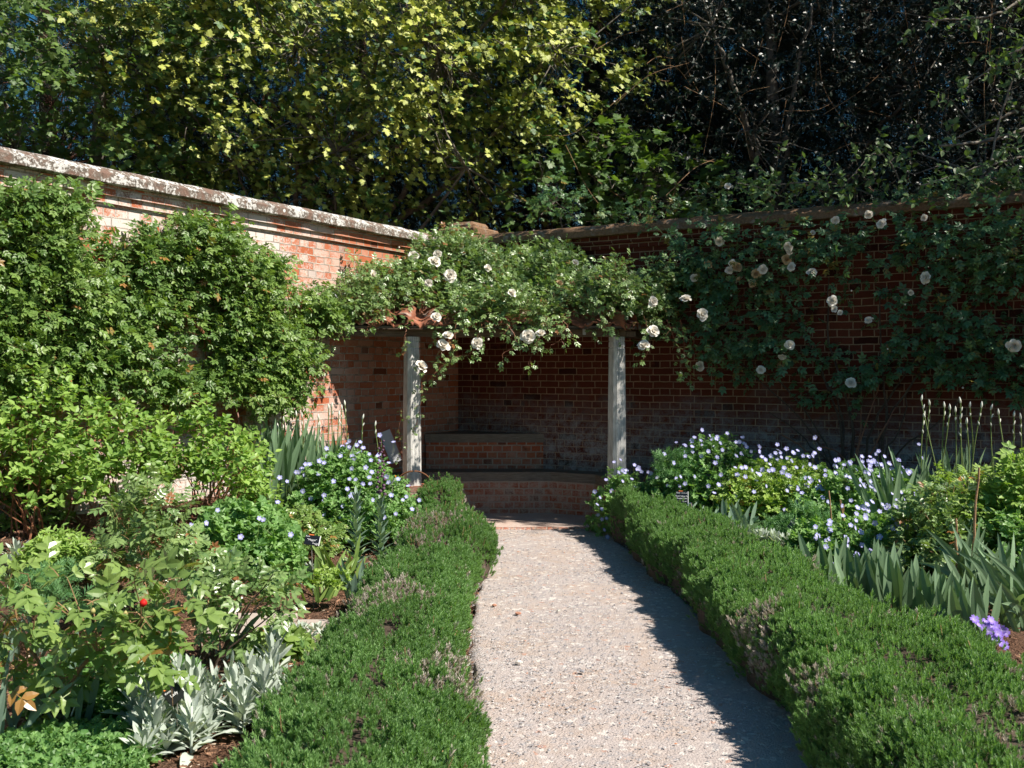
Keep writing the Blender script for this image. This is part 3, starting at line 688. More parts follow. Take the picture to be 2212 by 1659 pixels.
# ---------------------------------------------------------------- garden walls
def swept(m, W, prof, t0, t1, step, jit=0.0, mat=0, s=0):
    t = np.arange(t0, t1 + step, step); pr = np.array(prof); n = len(pr)
    tt = np.repeat(t[:, None], n, 1); nn = np.repeat(pr[None, :, 0], len(t), 0).copy(); zz = np.repeat(pr[None, :, 1], len(t), 0).copy()
    q = np.stack([tt, nn, zz], -1)
    if jit:
        nn += (fbm(q, 6, s + 1) - .5) * jit; zz += (fbm(q, 4, s + 5) - .5) * jit + (vnoise(q * [1, 0, 0], .8, s + 9) - .5) * jit * .6
    P = W(tt, nn, zz); per = np.concatenate([[0], np.cumsum(np.linalg.norm(np.diff(pr, axis=0), axis=1))])
    wc = np.stack([tt, np.repeat(per[None], len(t), 0) + pr[0, 1], nn * 0], -1)
    i = np.arange(len(t) * n).reshape(len(t), n); F = np.stack([i[:-1, :-1], i[1:, :-1], i[1:, 1:], i[:-1, 1:]], -1).reshape(-1, 4)
    m.add(P, [F, [list(range(n))[::-1]], [[(len(t) - 1) * n + k for k in range(n)]]], None, wc, mat)
def garden_wall(W, L, zt, name, label, brick, cop, flip, s):
    root = thing(name, label, "garden wall")
    o = [tuple(W(0, 0, 0)[:2]), tuple(W(L, 0, 0)[:2]), tuple(W(L, -.36, 0)[:2]), tuple(W(-.36 if flip else 0, -.36, 0)[:2])]
    m = M(); prism(m, o, -.1, zt - .20); m.build("wall", brick, root)
    m = M()
    for k, (n1, za, zb) in enumerate(((.032, zt - .295, zt - .235), (.062, zt - .235, zt - .155))):
        swept(m, W, [(-.02, za), (n1, za), (n1, zb), (-.02, zb)], .002 if flip else .01, L, .12, .006, s=s + k)
    m.build("cornice", brick, root)
    m = M(); z = zt
    swept(m, W, [(-.02, z - .158), (.128, z - .156), (.135, z - .15), (.135, z - .085), (.12, z - .072), (.06, z - .03), (-.04, z - .006), (-.16, z + .004), (-.28, z - .012), (-.38, z - .06), (-.43, z - .13), (-.43, z - .18), (-.36, z - .18)], .0 if flip else .02, L, .05, .022, s=s + 20)
    m.build("coping", cop, root)
    return root
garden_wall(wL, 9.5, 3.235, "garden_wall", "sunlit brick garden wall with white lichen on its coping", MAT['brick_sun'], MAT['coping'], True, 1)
garden_wall(wR, 12.5, 3.262, "garden_wall", "shaded red brick garden wall, darkened in colour to deepen the shade, under a brown coping", MAT['brick_shade'], MAT['coping_dark'], False, 50)
def corner_pier():
    root = thing("wall_pier", "weathered brown capped pier standing behind the corner of the walls", "pier")
    c = np.array([-.56, 12.78]); m = M(); ax = np.array([WA, WB, 0]); ay = np.array([WB, -WA, 0])
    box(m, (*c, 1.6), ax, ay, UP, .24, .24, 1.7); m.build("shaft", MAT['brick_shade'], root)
    m = M(); box(m, (*c, 3.36), ax, ay, UP, .29, .29, .055, bev=.02); box(m, (*c, 3.445), ax, ay, UP, .20, .20, .05, bev=.04); m.build("cap", MAT['coping_dark'], root)
corner_pier()

# ---------------------------------------------------------------- the corner shelter
PL = np.array([-1.03, 10.25]); PR = np.array([1.08, 10.25])
def shelter():
    root = thing("garden_shelter", "open timber shelter with clay tiled roof built across the wall corner", "shelter")
    zE = 2.06
    EL = np.array([-2.06, 9.96, zE]); QL = np.array([-1.12, 10.08, zE]); QR = np.array([1.20, 10.06, zE]); ER = np.array([1.72, 10.72, zE]); AP = np.array([-.62, 12.12, 3.0])
    def facet(m, A, B, C, s):
        nr, ns = 84, int(np.linalg.norm(B - A) / .019); e = nrm(B - A); no = nrm(np.cross(B - A, C - A)); no = no if no[2] > 0 else -no
        sl = nrm(np.cross(no, e)); sl = sl if sl[2] > 0 else -sl
        r = np.linspace(0, 1, nr + 1)[:, None, None]; f = np.linspace(0, 1, ns + 1)[None, :, None]
        P = (A + (C - A) * r) * (1 - f) + (B + (C - B) * r) * f
        q = (P - A) @ e; d = (P - A) @ sl; x = q / .235; ph = x - np.floor(x); wv = np.where(ph < .62, np.sin(ph / .62 * np.pi) * .026, -np.sin((ph - .62) / .38 * np.pi) * .018)
        dd = d / .255; col = np.floor(x); jit = (_h(col.astype(np.int64) + 50, np.floor(dd).astype(np.int64) + 9, np.zeros_like(col, np.int64) + s, 3) - .5)
        h = wv + .030 * (1 - (dd - np.floor(dd))) + jit * .016
        P = P + no * h[..., None]; n0, n1 = h.shape; i = np.arange(n0 * n1).reshape(n0, n1)
        F = np.stack([i[:-1, :-1], i[:-1, 1:], i[1:, 1:], i[1:, :-1]], -1).reshape(-1, 4)
        m.add(P, [F], None, np.stack([x * 1.0, dd, x * 0 + s], -1))
        lo = P[0] - no * .016 - sl * .004; V = np.concatenate([P[0], lo]); k = np.arange(n1 - 1); m.add(V, [np.stack([k, k + 1, k + 1 + n1, k + n1], -1)], None, np.concatenate([np.stack([x[0], dd[0], x[0] * 0 + s], -1)] * 2))
        lo2 = P[0] - no * .017 + sl * .06 ; V = np.concatenate([lo, lo2]); m.add(V, [np.stack([k, k + 1, k + 1 + n1, k + n1], -1)])
    m = M(); facet(m, EL, QL, AP, 0); facet(m, QL, QR, AP, 1); facet(m, QR, ER, AP, 2); roof = m.build("roof", MAT['tile'], root, smoothf=True)
    m = M()
    for Q in (QL, QR):
        d = AP - Q; L = np.linalg.norm(d); n = int(L / .29)
        for k in range(n):
            a = Q + d * (k / n) + UP * .035; b = Q + d * ((k + 1.1) / n) + UP * .03; tubes(m, np.stack([a, a + (b - a) * .5, b])[None], np.array([[.092, .084, .074]]), 10, r=rng.random(1))
    m.build("hip_tile", MAT['tile'], root, smoothf=True)
    m = M(); a = at(985, 541, 12.0); b = at(1140, 590, 11.6); tubes(m, np.stack([a, (a + b) / 2 + UP * .02, b])[None], np.array([[.085, .085, .08]]), 12); m.build("ridge_tile", MAT['terracotta'], root, smoothf=True)
    # lead flashing up the sunny wall
    m = M(); f = np.linspace(0, 1, 24)[:, None]
    base = EL + (AP - EL) * f; nv = NLv * .028; lo = base + NLv * .14 + UP * .055 + (rng.random((24, 3)) - .5) * .01; mid = base + nv + UP * .09; hi = base + nv + UP * .23
    V = np.concatenate([lo, mid, hi]); k = np.arange(23); m.add(V, [np.concatenate([np.stack([k, k + 1, k + 25, k + 24], -1), np.stack([k + 24, k + 25, k + 49, k + 48], -1)])]); m.build("lead_flashing", MAT['lead'], root)
    # ceiling boards under the tiles
    m = M(); V = [tuple(p - UP * .03) for p in (EL, QL, QR, ER, AP)]
    m.add(V, [[[0, 1, 4], [1, 2, 4], [2, 3, 4]]]); m.build("ceiling_board", MAT['beam'], root)
    def beam(a, b, z0, z1, w, nm, mat):
        a, b = np.array([*a, 0.]), np.array([*b, 0.]); d = b - a; L = np.linalg.norm(d); ax = d / L; ay = np.cross(UP, ax); mm = M(); c = (a + b) / 2; c[2] = (z0 + z1) / 2
        # length along local z in wc so that grain runs along it
        hx, hy, hz = L / 2, w / 2, (z1 - z0) / 2
        box(mm, c, ay, UP, ax, hy, hz, hx, bev=.008); W = mm.W[-1]; V_ = mm.V[-1]; lz = (V_ - c) @ ax; mm.W[-1] = np.stack([(V_ - c) @ ay, lz, (V_ - c) @ UP], -1)
        return mm.build(nm, mat, root)
    wl = wL(2.62, -.03, 0)[:2]; wr = wR(2.46, -.03, 0)[:2]
    beam(wl, PL + [-.05, 0], 1.955, 2.035, .10, "eaves_beam", MAT['beam']); beam(PL - [.06, 0], PR + [.09, 0], 1.957, 2.04, .11, "eaves_beam", MAT['beam']); beam(PR + [.03, .02], wr, 1.955, 2.036, .10, "eaves_beam", MAT['beam'])
    beam(EL[:2] + [.06, .06], QL[:2] + [0, .05], 2.037, 2.064, .07, "fascia_board", MAT['seat']); beam(QL[:2] + [0, .05], QR[:2] + [0, .05], 2.042, 2.066, .07, "fascia_board", MAT['seat']); beam(QR[:2] + [-.03, .05], ER[:2] + [-.06, .0], 2.037, 2.064, .07, "fascia_board", MAT['seat'])
    for dx in (1105, 1262):
        p = at(dx, 716, 10.19); mm = M(); box(mm, p, (1, 0, 0), (0, 1, 0), UP, .016, .006, .035, bev=.003); mm.build("bracket", MAT['lead'], root)
    for P, zb, ang in ((PL, .43, -58), (PR, .43, -62)):
        t = R(ang); ax = np.array([-math.sin(t), math.cos(t), 0]); ay = np.array([math.cos(t), math.sin(t), 0]); mm = M()
        zs = [zb, zb + .02, 1.30, 1.835, 1.84, 1.85, 1.855, 1.90, 1.904, 1.912, 1.916, 1.957]; rs = [.083, .083, .077, .0715, .066, .066, .0715, .071, .065, .065, .0705, .070]
        Vv = []; Wc = []
        for z, h in zip(zs, rs):
            for a, b in ((-1, -.62), (-.62, -1), (.62, -1), (1, -.62), (1, .62), (.62, 1), (-.62, 1), (-1, .62)):
                p = np.array([*P, z]) + ax * a * h + ay * b * h; Vv.append(p); Wc.append((a * h * 1.0, z, b * h))
        F = [[k * 8 + j, k * 8 + (j + 1) % 8, (k + 1) * 8 + (j + 1) % 8, (k + 1) * 8 + j] for k in range(len(zs) - 1) for j in range(8)]
        mm.add(Vv, [F, [[(len(zs) - 1) * 8 + j for j in range(8)]]], None, Wc); mm.build("post", MAT['oak'], root)
        mm = M(); h = .15; c = np.array([P[0] + (.02 if P[0] < 0 else .05), P[1] + .03]); prism(mm, [(c[0] - h, c[1] - h), (c[0] + h, c[1] - h), (c[0] + h, c[1] + h), (c[0] - h, c[1] + h)], -.05, zb); mm.build("brick_pier", MAT['brick_bench'], root)
    for (P, s1) in ((PR, 1),):
        mm = M(); box(mm, (P[0] + .09, P[1] + .03, 1.985), (1, 0, 0), (0, 1, 0), UP, .10, .075, .028, bev=.006); mm.build("beam_end", MAT['beam'], root)
shelter()
def bench(name, label, out, z0, zb, zt, ov):
    root = thing(name, label, "bench"); m = M(); prism(m, out, z0, zb); m.build("brick_base", MAT['brick_bench'], root)
    P = np.array(out); c = P.mean(0); m = M()
    o2 = [tuple(p + nrm(p - c) * ov) for p in P]; prism(m, o2, zb, zt)
    for k in range(len(m.W)):       # grain along the length
        m.W[k] = m.W[k][:, [1, 0, 2]]
    m.build("seat", MAT['seat'], root)
bench("brick_bench", "low brick bench with worn oak seat round the shelter floor", [(-1.02, 10.42), (-.94, 11.12), (.42, 11.17), (.90, 10.90), (1.02, 10.42), (1.24, 10.42), (1.42, 10.86), (.40, 11.72), (-.66, 12.1), (-1.2, 11.4), (-1.35, 10.9), (-1.3, 10.42)], -.02, .372, .472, .012)
bench("corner_platform", "raised brick shelf with oak top filling the dark corner behind the seat", [(-1.0, 11.56), (.44, 11.58), (-.02, 11.86), (-.66, 12.16)], .47, .775, .875, .012)
def small_bits():
    p = at(1172, 943, 11.8); p[2] = .895; T = T_ell(8, 5); V = T[0].copy(); V[:, 1] -= .5; V = V + rng.normal(0, .07, V.shape); m = M()
    inst(m, (V, T[1], T[2]), [[0, 0, 0]], [[1, .1, 0]], [[0, 0, 1.]], np.array([[.10, .12, .06]])); o = m.build("crumpled_paper", MAT['paper']); o.location = tuple(p)
    tag(o, "crumpled white paper left on the end of the raised corner shelf", "paper")
    # leaning wooden frame
    root = thing("wooden_frame", "old wooden frame with grey panel leaning on the wall behind the irises", "frame")
    a = at(828, 926, 10.55); b = at(858, 1000, 10.45); d = nrm(b - a); L = np.linalg.norm(b - a); sd_ = nrm(np.cross(d, (0.2, -1, .1))); up = np.cross(sd_, d)
    c = (a + b) / 2
    for s in (-1, 1):
        m = M(); box(m, c + sd_ * s * .075, sd_, up, d, .012, .014, L / 2, bev=.003); m.build("side_rail", MAT['terracotta'], root)
    m = M(); box(m, a + d * .012, sd_, up, d, .062, .013, .012, bev=.003); m.build("end_rail", MAT['terracotta'], root)
    m = M(); box(m, c + d * .01, sd_, up, d, .062, .004, L / 2 - .02); m.build("panel", MAT['lead'], root)
small_bits()
def hoop(a, b, h, label, r=.008):
    a, b = np.array(a), np.array(b); t = np.linspace(0, math.pi, 26); mid = (a + b) / 2; p = mid + (a - b)[None] / 2 * np.cos(t)[:, None] + UP * (np.sin(t) ** .7)[:, None] * h
    p = np.concatenate([[a - UP * .25], p, [b - UP * .25]]); m = M(); tubes(m, p[None], r, 8); tag(m.build("iron_hoop", MAT['rust'], smoothf=True), label, "plant support", "rusty iron hoops supporting plants")
a = at(845, 1040, 9.9); b = at(943, 1055, 9.9); hoop((a[0], a[1], .25), (b[0], b[1], .25), .36, "rusty iron hoop curving in front of the base of the shelter's cracked post")
a = at(1385, 1080, 10.1); b = at(1530, 1060, 9.8); hoop((a[0], a[1], .2), (b[0], b[1], .3), .52, "large rusty iron hoop against the shaded brick wall")
a = at(1378, 1030, 9.7); b = at(1470, 1090, 9.5); hoop((a[0], a[1], .3), (b[0], b[1], .3), .25, "low rusty iron hoop half buried in blue flowered foliage")

# ---------------------------------------------------------------- paving slabs and plant labels
def slab(dx0, dx1, dyf, dyb, label):
    yf = (EYE - .03) * FPX / (dyf * K - HZ); yb = (EYE - .03) * FPX / (dyb * K - HZ)
    q = [((dx0 * K - 512) / FPX * yf, yf), ((dx1 * K - 512) / FPX * yf, yf), ((dx1 * K - 512) / FPX * yb + .02, yb), ((dx0 * K - 512) / FPX * yb + .03, yb)]
    m = M(); x0, x1 = q[0][0], q[1][0]; box(m, ((x0 + x1) / 2, (yf + yb) / 2, .025), (1, 0, 0), (0, 1, 0), UP, (x1 - x0) / 2, abs(yb - yf) / 2, .03, bev=.008)
    o = m.build("paving_slab", MAT['slab']); tag(o, label, "paving slab", "paving slabs in the bed")
slab(432, 606, 1376, 1332, "square sandstone slab in the mulch behind the thin dark stemmed rose")
slab(612, 720, 1384, 1346, "sandstone slab beside the hedge, half covered by a small silver plant")
def plaque(p, nrmv, rot, w, h, lines, label, white=True, zg=None):
    """black label on a steel stake; nrmv = where it faces"""
    p = np.array(p); root = thing("plant_label", label, "plant label", "black plant labels in the beds", tuple(p))
    z = nrm(np.array(nrmv, float)); x = nrm(np.cross((0, 0, 1.0), z)); y = np.cross(z, x); c, s = math.cos(R(rot)), math.sin(R(rot)); x, y = x * c + y * s, y * c - x * s
    m = M(); box(m, (0, 0, 0), x, y, z, w / 2, h / 2, .003, bev=.0015); m.build("plate", MAT['black'], root)
    if white:
        m = M(); box(m, x * (w / 2 + .002), x, y, z, .0025, h / 2, .004); m.build("edge", MAT['white'], root)
    m = M(); box(m, y * (h / 2 + .002) + x * -.01, x, y, z, w * .17, .003, .004); m.build("marker", MAT['orange'], root)
    g = gz(p[0], p[1]) if zg is None else zg
    m = M(); a = -z * .006 - y * h * .3; b = np.array([0.01, 0.01, g - p[2] - .05]); tubes(m, np.stack([a, (a + b) / 2, b])[None], .0035, 5); m.build("stake", MAT['metal'], root)
    for txt, fx, fy, sz in lines:
        cu = bpy.data.curves.new("lettering", 'FONT'); cu.body = txt; cu.size = sz; cu.extrude = .0003; cu.align_x = 'CENTER'; cu.align_y = 'CENTER'; cu.materials.append(MAT['white'])
        tmp = bpy.data.objects.new("tmp", cu); SC.collection.objects.link(tmp); bpy.context.view_layer.update()
        me = bpy.data.meshes.new_from_object(tmp.evaluated_get(bpy.context.evaluated_depsgraph_get())); bpy.data.objects.remove(tmp)
        o = bpy.data.objects.new("lettering", me); SC.collection.objects.link(o); o.parent = root
        mt = Matrix((tuple(x), tuple(y), tuple(z))).transposed().to_4x4(); mt.translation = Vector(tuple(x * fx * w + y * fy * h + z * .0036)); o.matrix_local = mt
plaque(at(674, 1167, 6.6), (.05, -1, .55), -8, .098, .068, [("Rosa", -.33, .36, .013), ("\u201cMaggie\u201d", 0, .02, .018), ("Bourbon", .28, -.30, .011), ("1980", .34, -.43, .010)], "black plant label on a stake between the strap leaves and the lobed green mound", True)
plaque(at(1473, 1074, 8.8), (-.05, -1, .3), -2, .105, .105, [("Rose", -.3, .36, .016), ("on the wall", .22, .36, .012), ("'Parks' Yellow Tea", 0, .08, .0155), ("-Scented China'", 0, -.10, .0155), ("tea rose", .2, -.34, .012)], "black plant label among blue flowers at the far end of the clipped hedge")
plaque(at(1719, 1136, 7.9), (-.1, -1, .25), -38, .10, .10, [("Rose", -.28, .36, .015), ("Mystique Queen", 0, .05, .017), ("1902", .3, -.35, .013)], "tilted black plant label beside the silver leaves and brown mulch")
plaque(at(2062, 1282, 5.5), (0, -1, .3), -4, .10, .10, [("Rose", -.3, .36, .017), ("'Mme", -.24, .02, .020)], "black plant label half hidden by broad iris blades")
plaque(at(376, 1500, 4.2), (.25, -1, .75), 38, .075, .072, [("Rose", -.2, .3, .013), ("Lady", 0, 0, .018)], "black plant label standing in the woolly silver leaves")
plaque(at(512, 1308, 5.55), (-.75, -.6, .35), 25, .085, .075, [("Rosa", -.2, .3, .013), ("Comte", 0, 0, .016)], "black plant label seen edge on above the sandstone slab")
plaque(at(140, 1528, 4.35), (.5, -.8, .8), -25, .07, .06, [("Rose", 0, 0, .014)], "small black plant label at the foot of the red budded rose")
plaque(at(849, 1015 + 22, 8.7), (-.9, -.2, .6), -20, .08, .07, [("Rosa", 0, .2, .014)], "black plant label tilted sideways next to the shelter's brick pier")
# ---------------------------------------------------------------- clipped hedges
def hedge(name, label, ys, xc, hw, ht, n, seed, dry, lump=.10, r0=.5):
    """low clipped hedge along y; xc/hw/ht are functions of y"""
    reseed(seed); root = thing(name, label, "hedge")
    y0, y1 = ys
    # inner woody mass
    m = M(); yy = np.linspace(y0 + .02, y1 - .02, 90); th = np.linspace(0, np.pi, 22)
    Yg, Tg = np.meshgrid(yy, th, indexing='ij'); en = np.clip(np.minimum(Yg - y0, y1 - Yg) / .22, 0, 1) ** .5
    def sec(y, t, e, sh):
        c, s_ = np.cos(t), np.sin(t); cx = np.sign(c) * np.abs(c) ** .62; sz = np.abs(s_) ** .55
        return xc(y) + hw(y) * e * cx * sh * (1 - .12 * (1 - sz)), ht(y) * sz * (sh if np.ndim(sh) else sh) * (.35 + .65 * e)
    X, Z = sec(Yg, Tg, en, .84); q = np.stack([X, Yg, Z], -1); d = (fbm(q, 3.5, seed) - .5) * lump * 1.6; X, Z = X + np.cos(Tg) * d, Z + np.sin(Tg) * d * .8 - .02
    i = np.arange(Yg.size).reshape(Yg.shape); F = np.stack([i[:-1, :-1], i[1:, :-1], i[1:, 1:], i[:-1, 1:]], -1).reshape(-1, 4)
    m.add(np.stack([X, Yg, np.maximum(Z, -.03)], -1), [F]); m.build("twigs", MAT['stem_d'], root, smoothf=True)
    m = M(); t = rng.random(n) * np.pi; y = y0 + (y1 - y0) * rng.random(n)
    # favour the near end in number since sprigs are seen larger there
    e = np.clip(np.minimum(y - y0, y1 - y) / .22, 0, 1) ** .5; X, Z = sec(y, t, e, 1.0); q = np.stack([X, y, Z], -1)
    d = (fbm(q, 3.5, seed) - .5) * lump * 1.6 + (vnoise(q, 13, seed + 3) - .5) * .05 + rng.normal(0, .012, n) - .05 * rng.random(n) ** 3
    no = np.stack([np.cos(t) * .9, np.sign(y - (y0 + y1) / 2) * (1 - e) * 1.2, np.sin(t)], -1); no = nrm(no)
    P = q + no * (d - .045)[:, None]; dn = fbm(q, 2.1, seed + 7); dryv = (dn + .35 * vnoise(q, 9, seed + 8)) > dry
    drop = dryv & (rng.random(n) < .6); isd = dryv & (rng.random(n) < .55)
    low = P[:, 2] < .09; drop |= low & (rng.random(n) < .5); drop |= (vnoise(q, 7.5, seed + 31) > .72) & (rng.random(n) < .75)
    D = nrm(no * .65 + np.array([0, 0, .95]) + rng.normal(0, .28, (n, 3))); sc = .034 + .026 * rng.random(n) ** 1.5; far_out = rng.random(n) < .03; P = P + no * (far_out * .045 * rng.random(n))[:, None] + UP * (far_out * .02)[:, None]; sc = sc * (1 + .35 * far_out)
    tone = np.clip(fbm(q, 4, seed + 20) * 1.1 - .1 + rng.normal(0, .2, n), 0, 1)
    g = ~drop & ~isd; inst(m, TSP, P[g], D[g], rng.normal(0, 1, (g.sum(), 3)), sc[g], tone[g]); m.build("foliage", MAT['hedge'], root)
    m = M(); g = isd & ~drop | (rng.random(n) < .03); inst(m, TSP, P[g], D[g], rng.normal(0, 1, (g.sum(), 3)), sc[g] * .95, rng.random(g.sum())); m.build("dry_foliage", MAT['hedge_dry'], root)
    k = 240; j = rng.integers(0, n, k); a = P[j] - no[j] * .06; tubes(m2 := M(), np.stack([a, a + D[j] * .06, a + D[j] * .12 + rng.normal(0, .01, (k, 3))], 1), .0018, 3); m2.build("dead_stem", MAT['stem_tan'], root)  # last mesh: bare dead stems poking out of the hedge, no leaves
    return root
ip = np.interp
hedge("clipped_hedge", "low clipped green hedge along the sunlit side of the path, nearest the mulch", (2.5, 7.35),
      lambda y: ip(y, [2.5, 3.2, 4, 5, 6, 7.3], [-.50, -.53, -.56, -.60, -.60, -.60]), lambda y: ip(y, [2.5, 3.2, 4, 5, 6, 7.3], [.50, .48, .44, .38, .37, .36]),
      lambda y: ip(y, [2.5, 4, 6, 7.3], [.36, .36, .37, .36]), 75000, 31, .78, .13)
hedge("clipped_hedge", "shaggy middle hedge section with a dead brown patch bulging towards the path", (7.2, 9.1),
      lambda y: ip(y, [7.2, 8, 9], [-.56, -.52, -.60]), lambda y: ip(y, [7.2, 7.7, 8.2, 9], [.33, .42, .40, .28]), lambda y: ip(y, [7.2, 8, 9], [.40, .44, .40]), 22000, 32, .70, .14)
hedge("clipped_hedge", "small rounded hedge bush in front of the brick pier and cracked post", (8.95, 9.95),
      lambda y: ip(y, [8.95, 9.95], [-.66, -.70]), lambda y: ip(y, [8.9, 9.9], [.27, .25]), lambda y: ip(y, [8.95, 9.4, 9.9], [.50, .56, .52]), 9500, 33, .86, .07)
hedge("clipped_hedge", "long low clipped hedge whose shadow falls across the gravel path", (2.6, 9.6),
      lambda y: ip(y, [2.6, 4, 5, 6, 7.5, 9, 9.6], [1.68, 1.66, 1.61, 1.54, 1.42, 1.23, 1.16]) + .03 * np.sin(y * 3.1) + .02 * np.sin(y * 7.3), lambda y: ip(y, [2.6, 4, 5, 6, 7.5, 9, 9.6], [.56, .54, .50, .45, .38, .29, .25]) + .02 * np.sin(y * 5.1 + 1),
      lambda y: ip(y, [2.6, 4, 5, 6, 8, 9.6], [.46, .45, .45, .45, .45, .48]) + .015 * np.sin(y * 4.3), 100000, 34, .80, .14)

# ---------------------------------------------------------------- climbers
def wall_fill(onW, W, poly, n, seed, nlo, nhi, thr, fr=1.5, zoff=0, bump=1.0):
    """points in front of a wall inside an outline, thinned into clumps"""
    pp = np.array([onW(x, y, (nlo + nhi) / 2) for x, y in poly]); lo, hi = pp.min(0), pp.max(0); out = []; cnt = 0
    while cnt < n:
        c = lo + (hi - lo) * rng.random((n, 2)); k = inpoly(c[:, 0], c[:, 1], pp); c = c[k]; q = np.stack([c[:, 0], c[:, 1], c[:, 0] * 0], -1)
        d = fbm(q, fr, seed); k = d + rng.random(len(c)) * .22 > thr; c, d = c[k], d[k]
        nn = nlo + (nhi - nlo) * np.clip((d - .3) * 2.2, .05, 1) * (rng.random(len(c)) ** .6) * bump
        out.append(np.column_stack([c[:, 0], nn, c[:, 1], d])); cnt += len(c)
    o = np.concatenate(out)[:n]; return W(o[:, 0], o[:, 1], o[:, 2]), o[:, 3], o
def canes(ms, base, ends, r0=.012, r1=.004, wob=.05, sides=6, mat=0, sag=.1):
    for a, b in zip(base, ends):
        a, b = np.array(a), np.array(b); L = np.linalg.norm(b - a); mid = [(a + (b - a) * f + rng.normal(0, .06 * L, 3) * [1, .5, .5] + UP * sag * math.sin(f * 3.14)) for f in (.33, .66)]
        limb(ms, [a, *mid, b], r0 * rng.uniform(.7, 1.3), r1, 14, sides, wob * .3, mat)
BL_ME = [mesh_of(T, "rose_bloom", MAT['p_white']) for T in BLOOMS]; BL_FD = mesh_of(BLOOMS[1], "rose_bloom", MAT['p_faded'])
BUD_ME = mesh_of(T_ell(7, 5, .5), "rose_bud", MAT['p_white'])
def bloom(root, p, out, s=.05, kind=None):
    k = rng.integers(0, 3) if kind is None else kind; me = BL_FD if k == 9 else (BUD_ME if k == 8 else BL_ME[k])
    z = nrm(np.array(out) + rng.normal(0, .35, 3)); 
    if k == 8:
        o = bpy.data.objects.new("rose_bud", me); SC.collection.objects.link(o); o.parent = root; o.rotation_mode = 'QUATERNION'; o.rotation_quaternion = Vector(tuple(nrm(z + UP))).to_track_quat('Y', 'Z')
        o.location = tuple(np.array(p) - np.array(root.location)); o.scale = (s * .8,) * 3
    else: put_mesh(me, "rose_bloom", root, p, z, rng.random() * 6, s)

def left_climber():
    reseed(41)
    # two overlapping plants on the sunny wall
    specs = [("leafy climbing rose covering the sunny wall beside the frame edge, below the white lichened coping", [(-330, 370), (-150, 410), (0, 440), (120, 425), (230, 455), (300, 520), (310, 640), (330, 800), (330, 860), (150, 860), (0, 860), (-330, 950)], 2000, 3),
             ("bushy climbing rose covering the sunny wall next to the bare pink brickwork", [(270, 520), (330, 530), (400, 490), (440, 500), (510, 520), (560, 560), (595, 580), (640, 640), (710, 650), (690, 720), (650, 740), (640, 800), (620, 880), (560, 900), (520, 850), (470, 860), (340, 880), (270, 860)], 1900, 8)]
    for k, (lab, poly, n, s) in enumerate(specs):
        root = thing("climbing_rose", lab, "climbing rose", "climbing roses on the sunny wall"); ml, ms = M(), M()
        P, d, o = wall_fill(onL, wL, poly, n, s, .03, .36, .52, 2.1)
        D = nrm(np.array([.15, -.25, .55]) + NLv * .5 + rng.normal(0, .55, (n, 3)))
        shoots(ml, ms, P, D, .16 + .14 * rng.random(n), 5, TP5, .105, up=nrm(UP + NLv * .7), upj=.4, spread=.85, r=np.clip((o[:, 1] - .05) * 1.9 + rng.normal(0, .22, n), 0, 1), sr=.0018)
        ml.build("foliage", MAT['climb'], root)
        t0, t1 = ((3.8, 6.2), (2.8, 3.9))[k]; bs = [wL(t0 + (t1 - t0) * f, .12, .35) for f in np.linspace(0, 1, 7)]; en = [wL(t0 + (t1 - t0) * f + rng.normal(0, .5), .12, rng.uniform(1.8, 2.7)) for f in np.linspace(0, 1, 7)]
        canes(ms, bs, en); canes(ms, [wL(t, .08, z) for t, z in ((t0, 1.7), (t0 + .2, 1.3), (t0, 2.1))], [wL(t, .1, z) for t, z in ((t1, 2.4), (t1, 1.0), (t1, 1.6))], .014, .006)
        ms.build("stem", [MAT['stem_r']], root)
left_climber()
EAVE = [np.array([-2.06, 9.96, 2.06]), np.array([-1.12, 10.08, 2.06]), np.array([1.20, 10.06, 2.06]), np.array([1.72, 10.72, 2.06])]; APX = np.array([-.62, 12.12, 3.0])
def roofz(x, y):
    z = np.full(np.shape(x), 9.0)
    for a, b in zip(EAVE[:-1], EAVE[1:]):
        no = np.cross(b - a, APX - a); no = no if no[2] > 0 else -no
        z = np.minimum(z, a[2] - ((x - a[0]) * no[0] + (y - a[1]) * no[1]) / no[2])
    return z
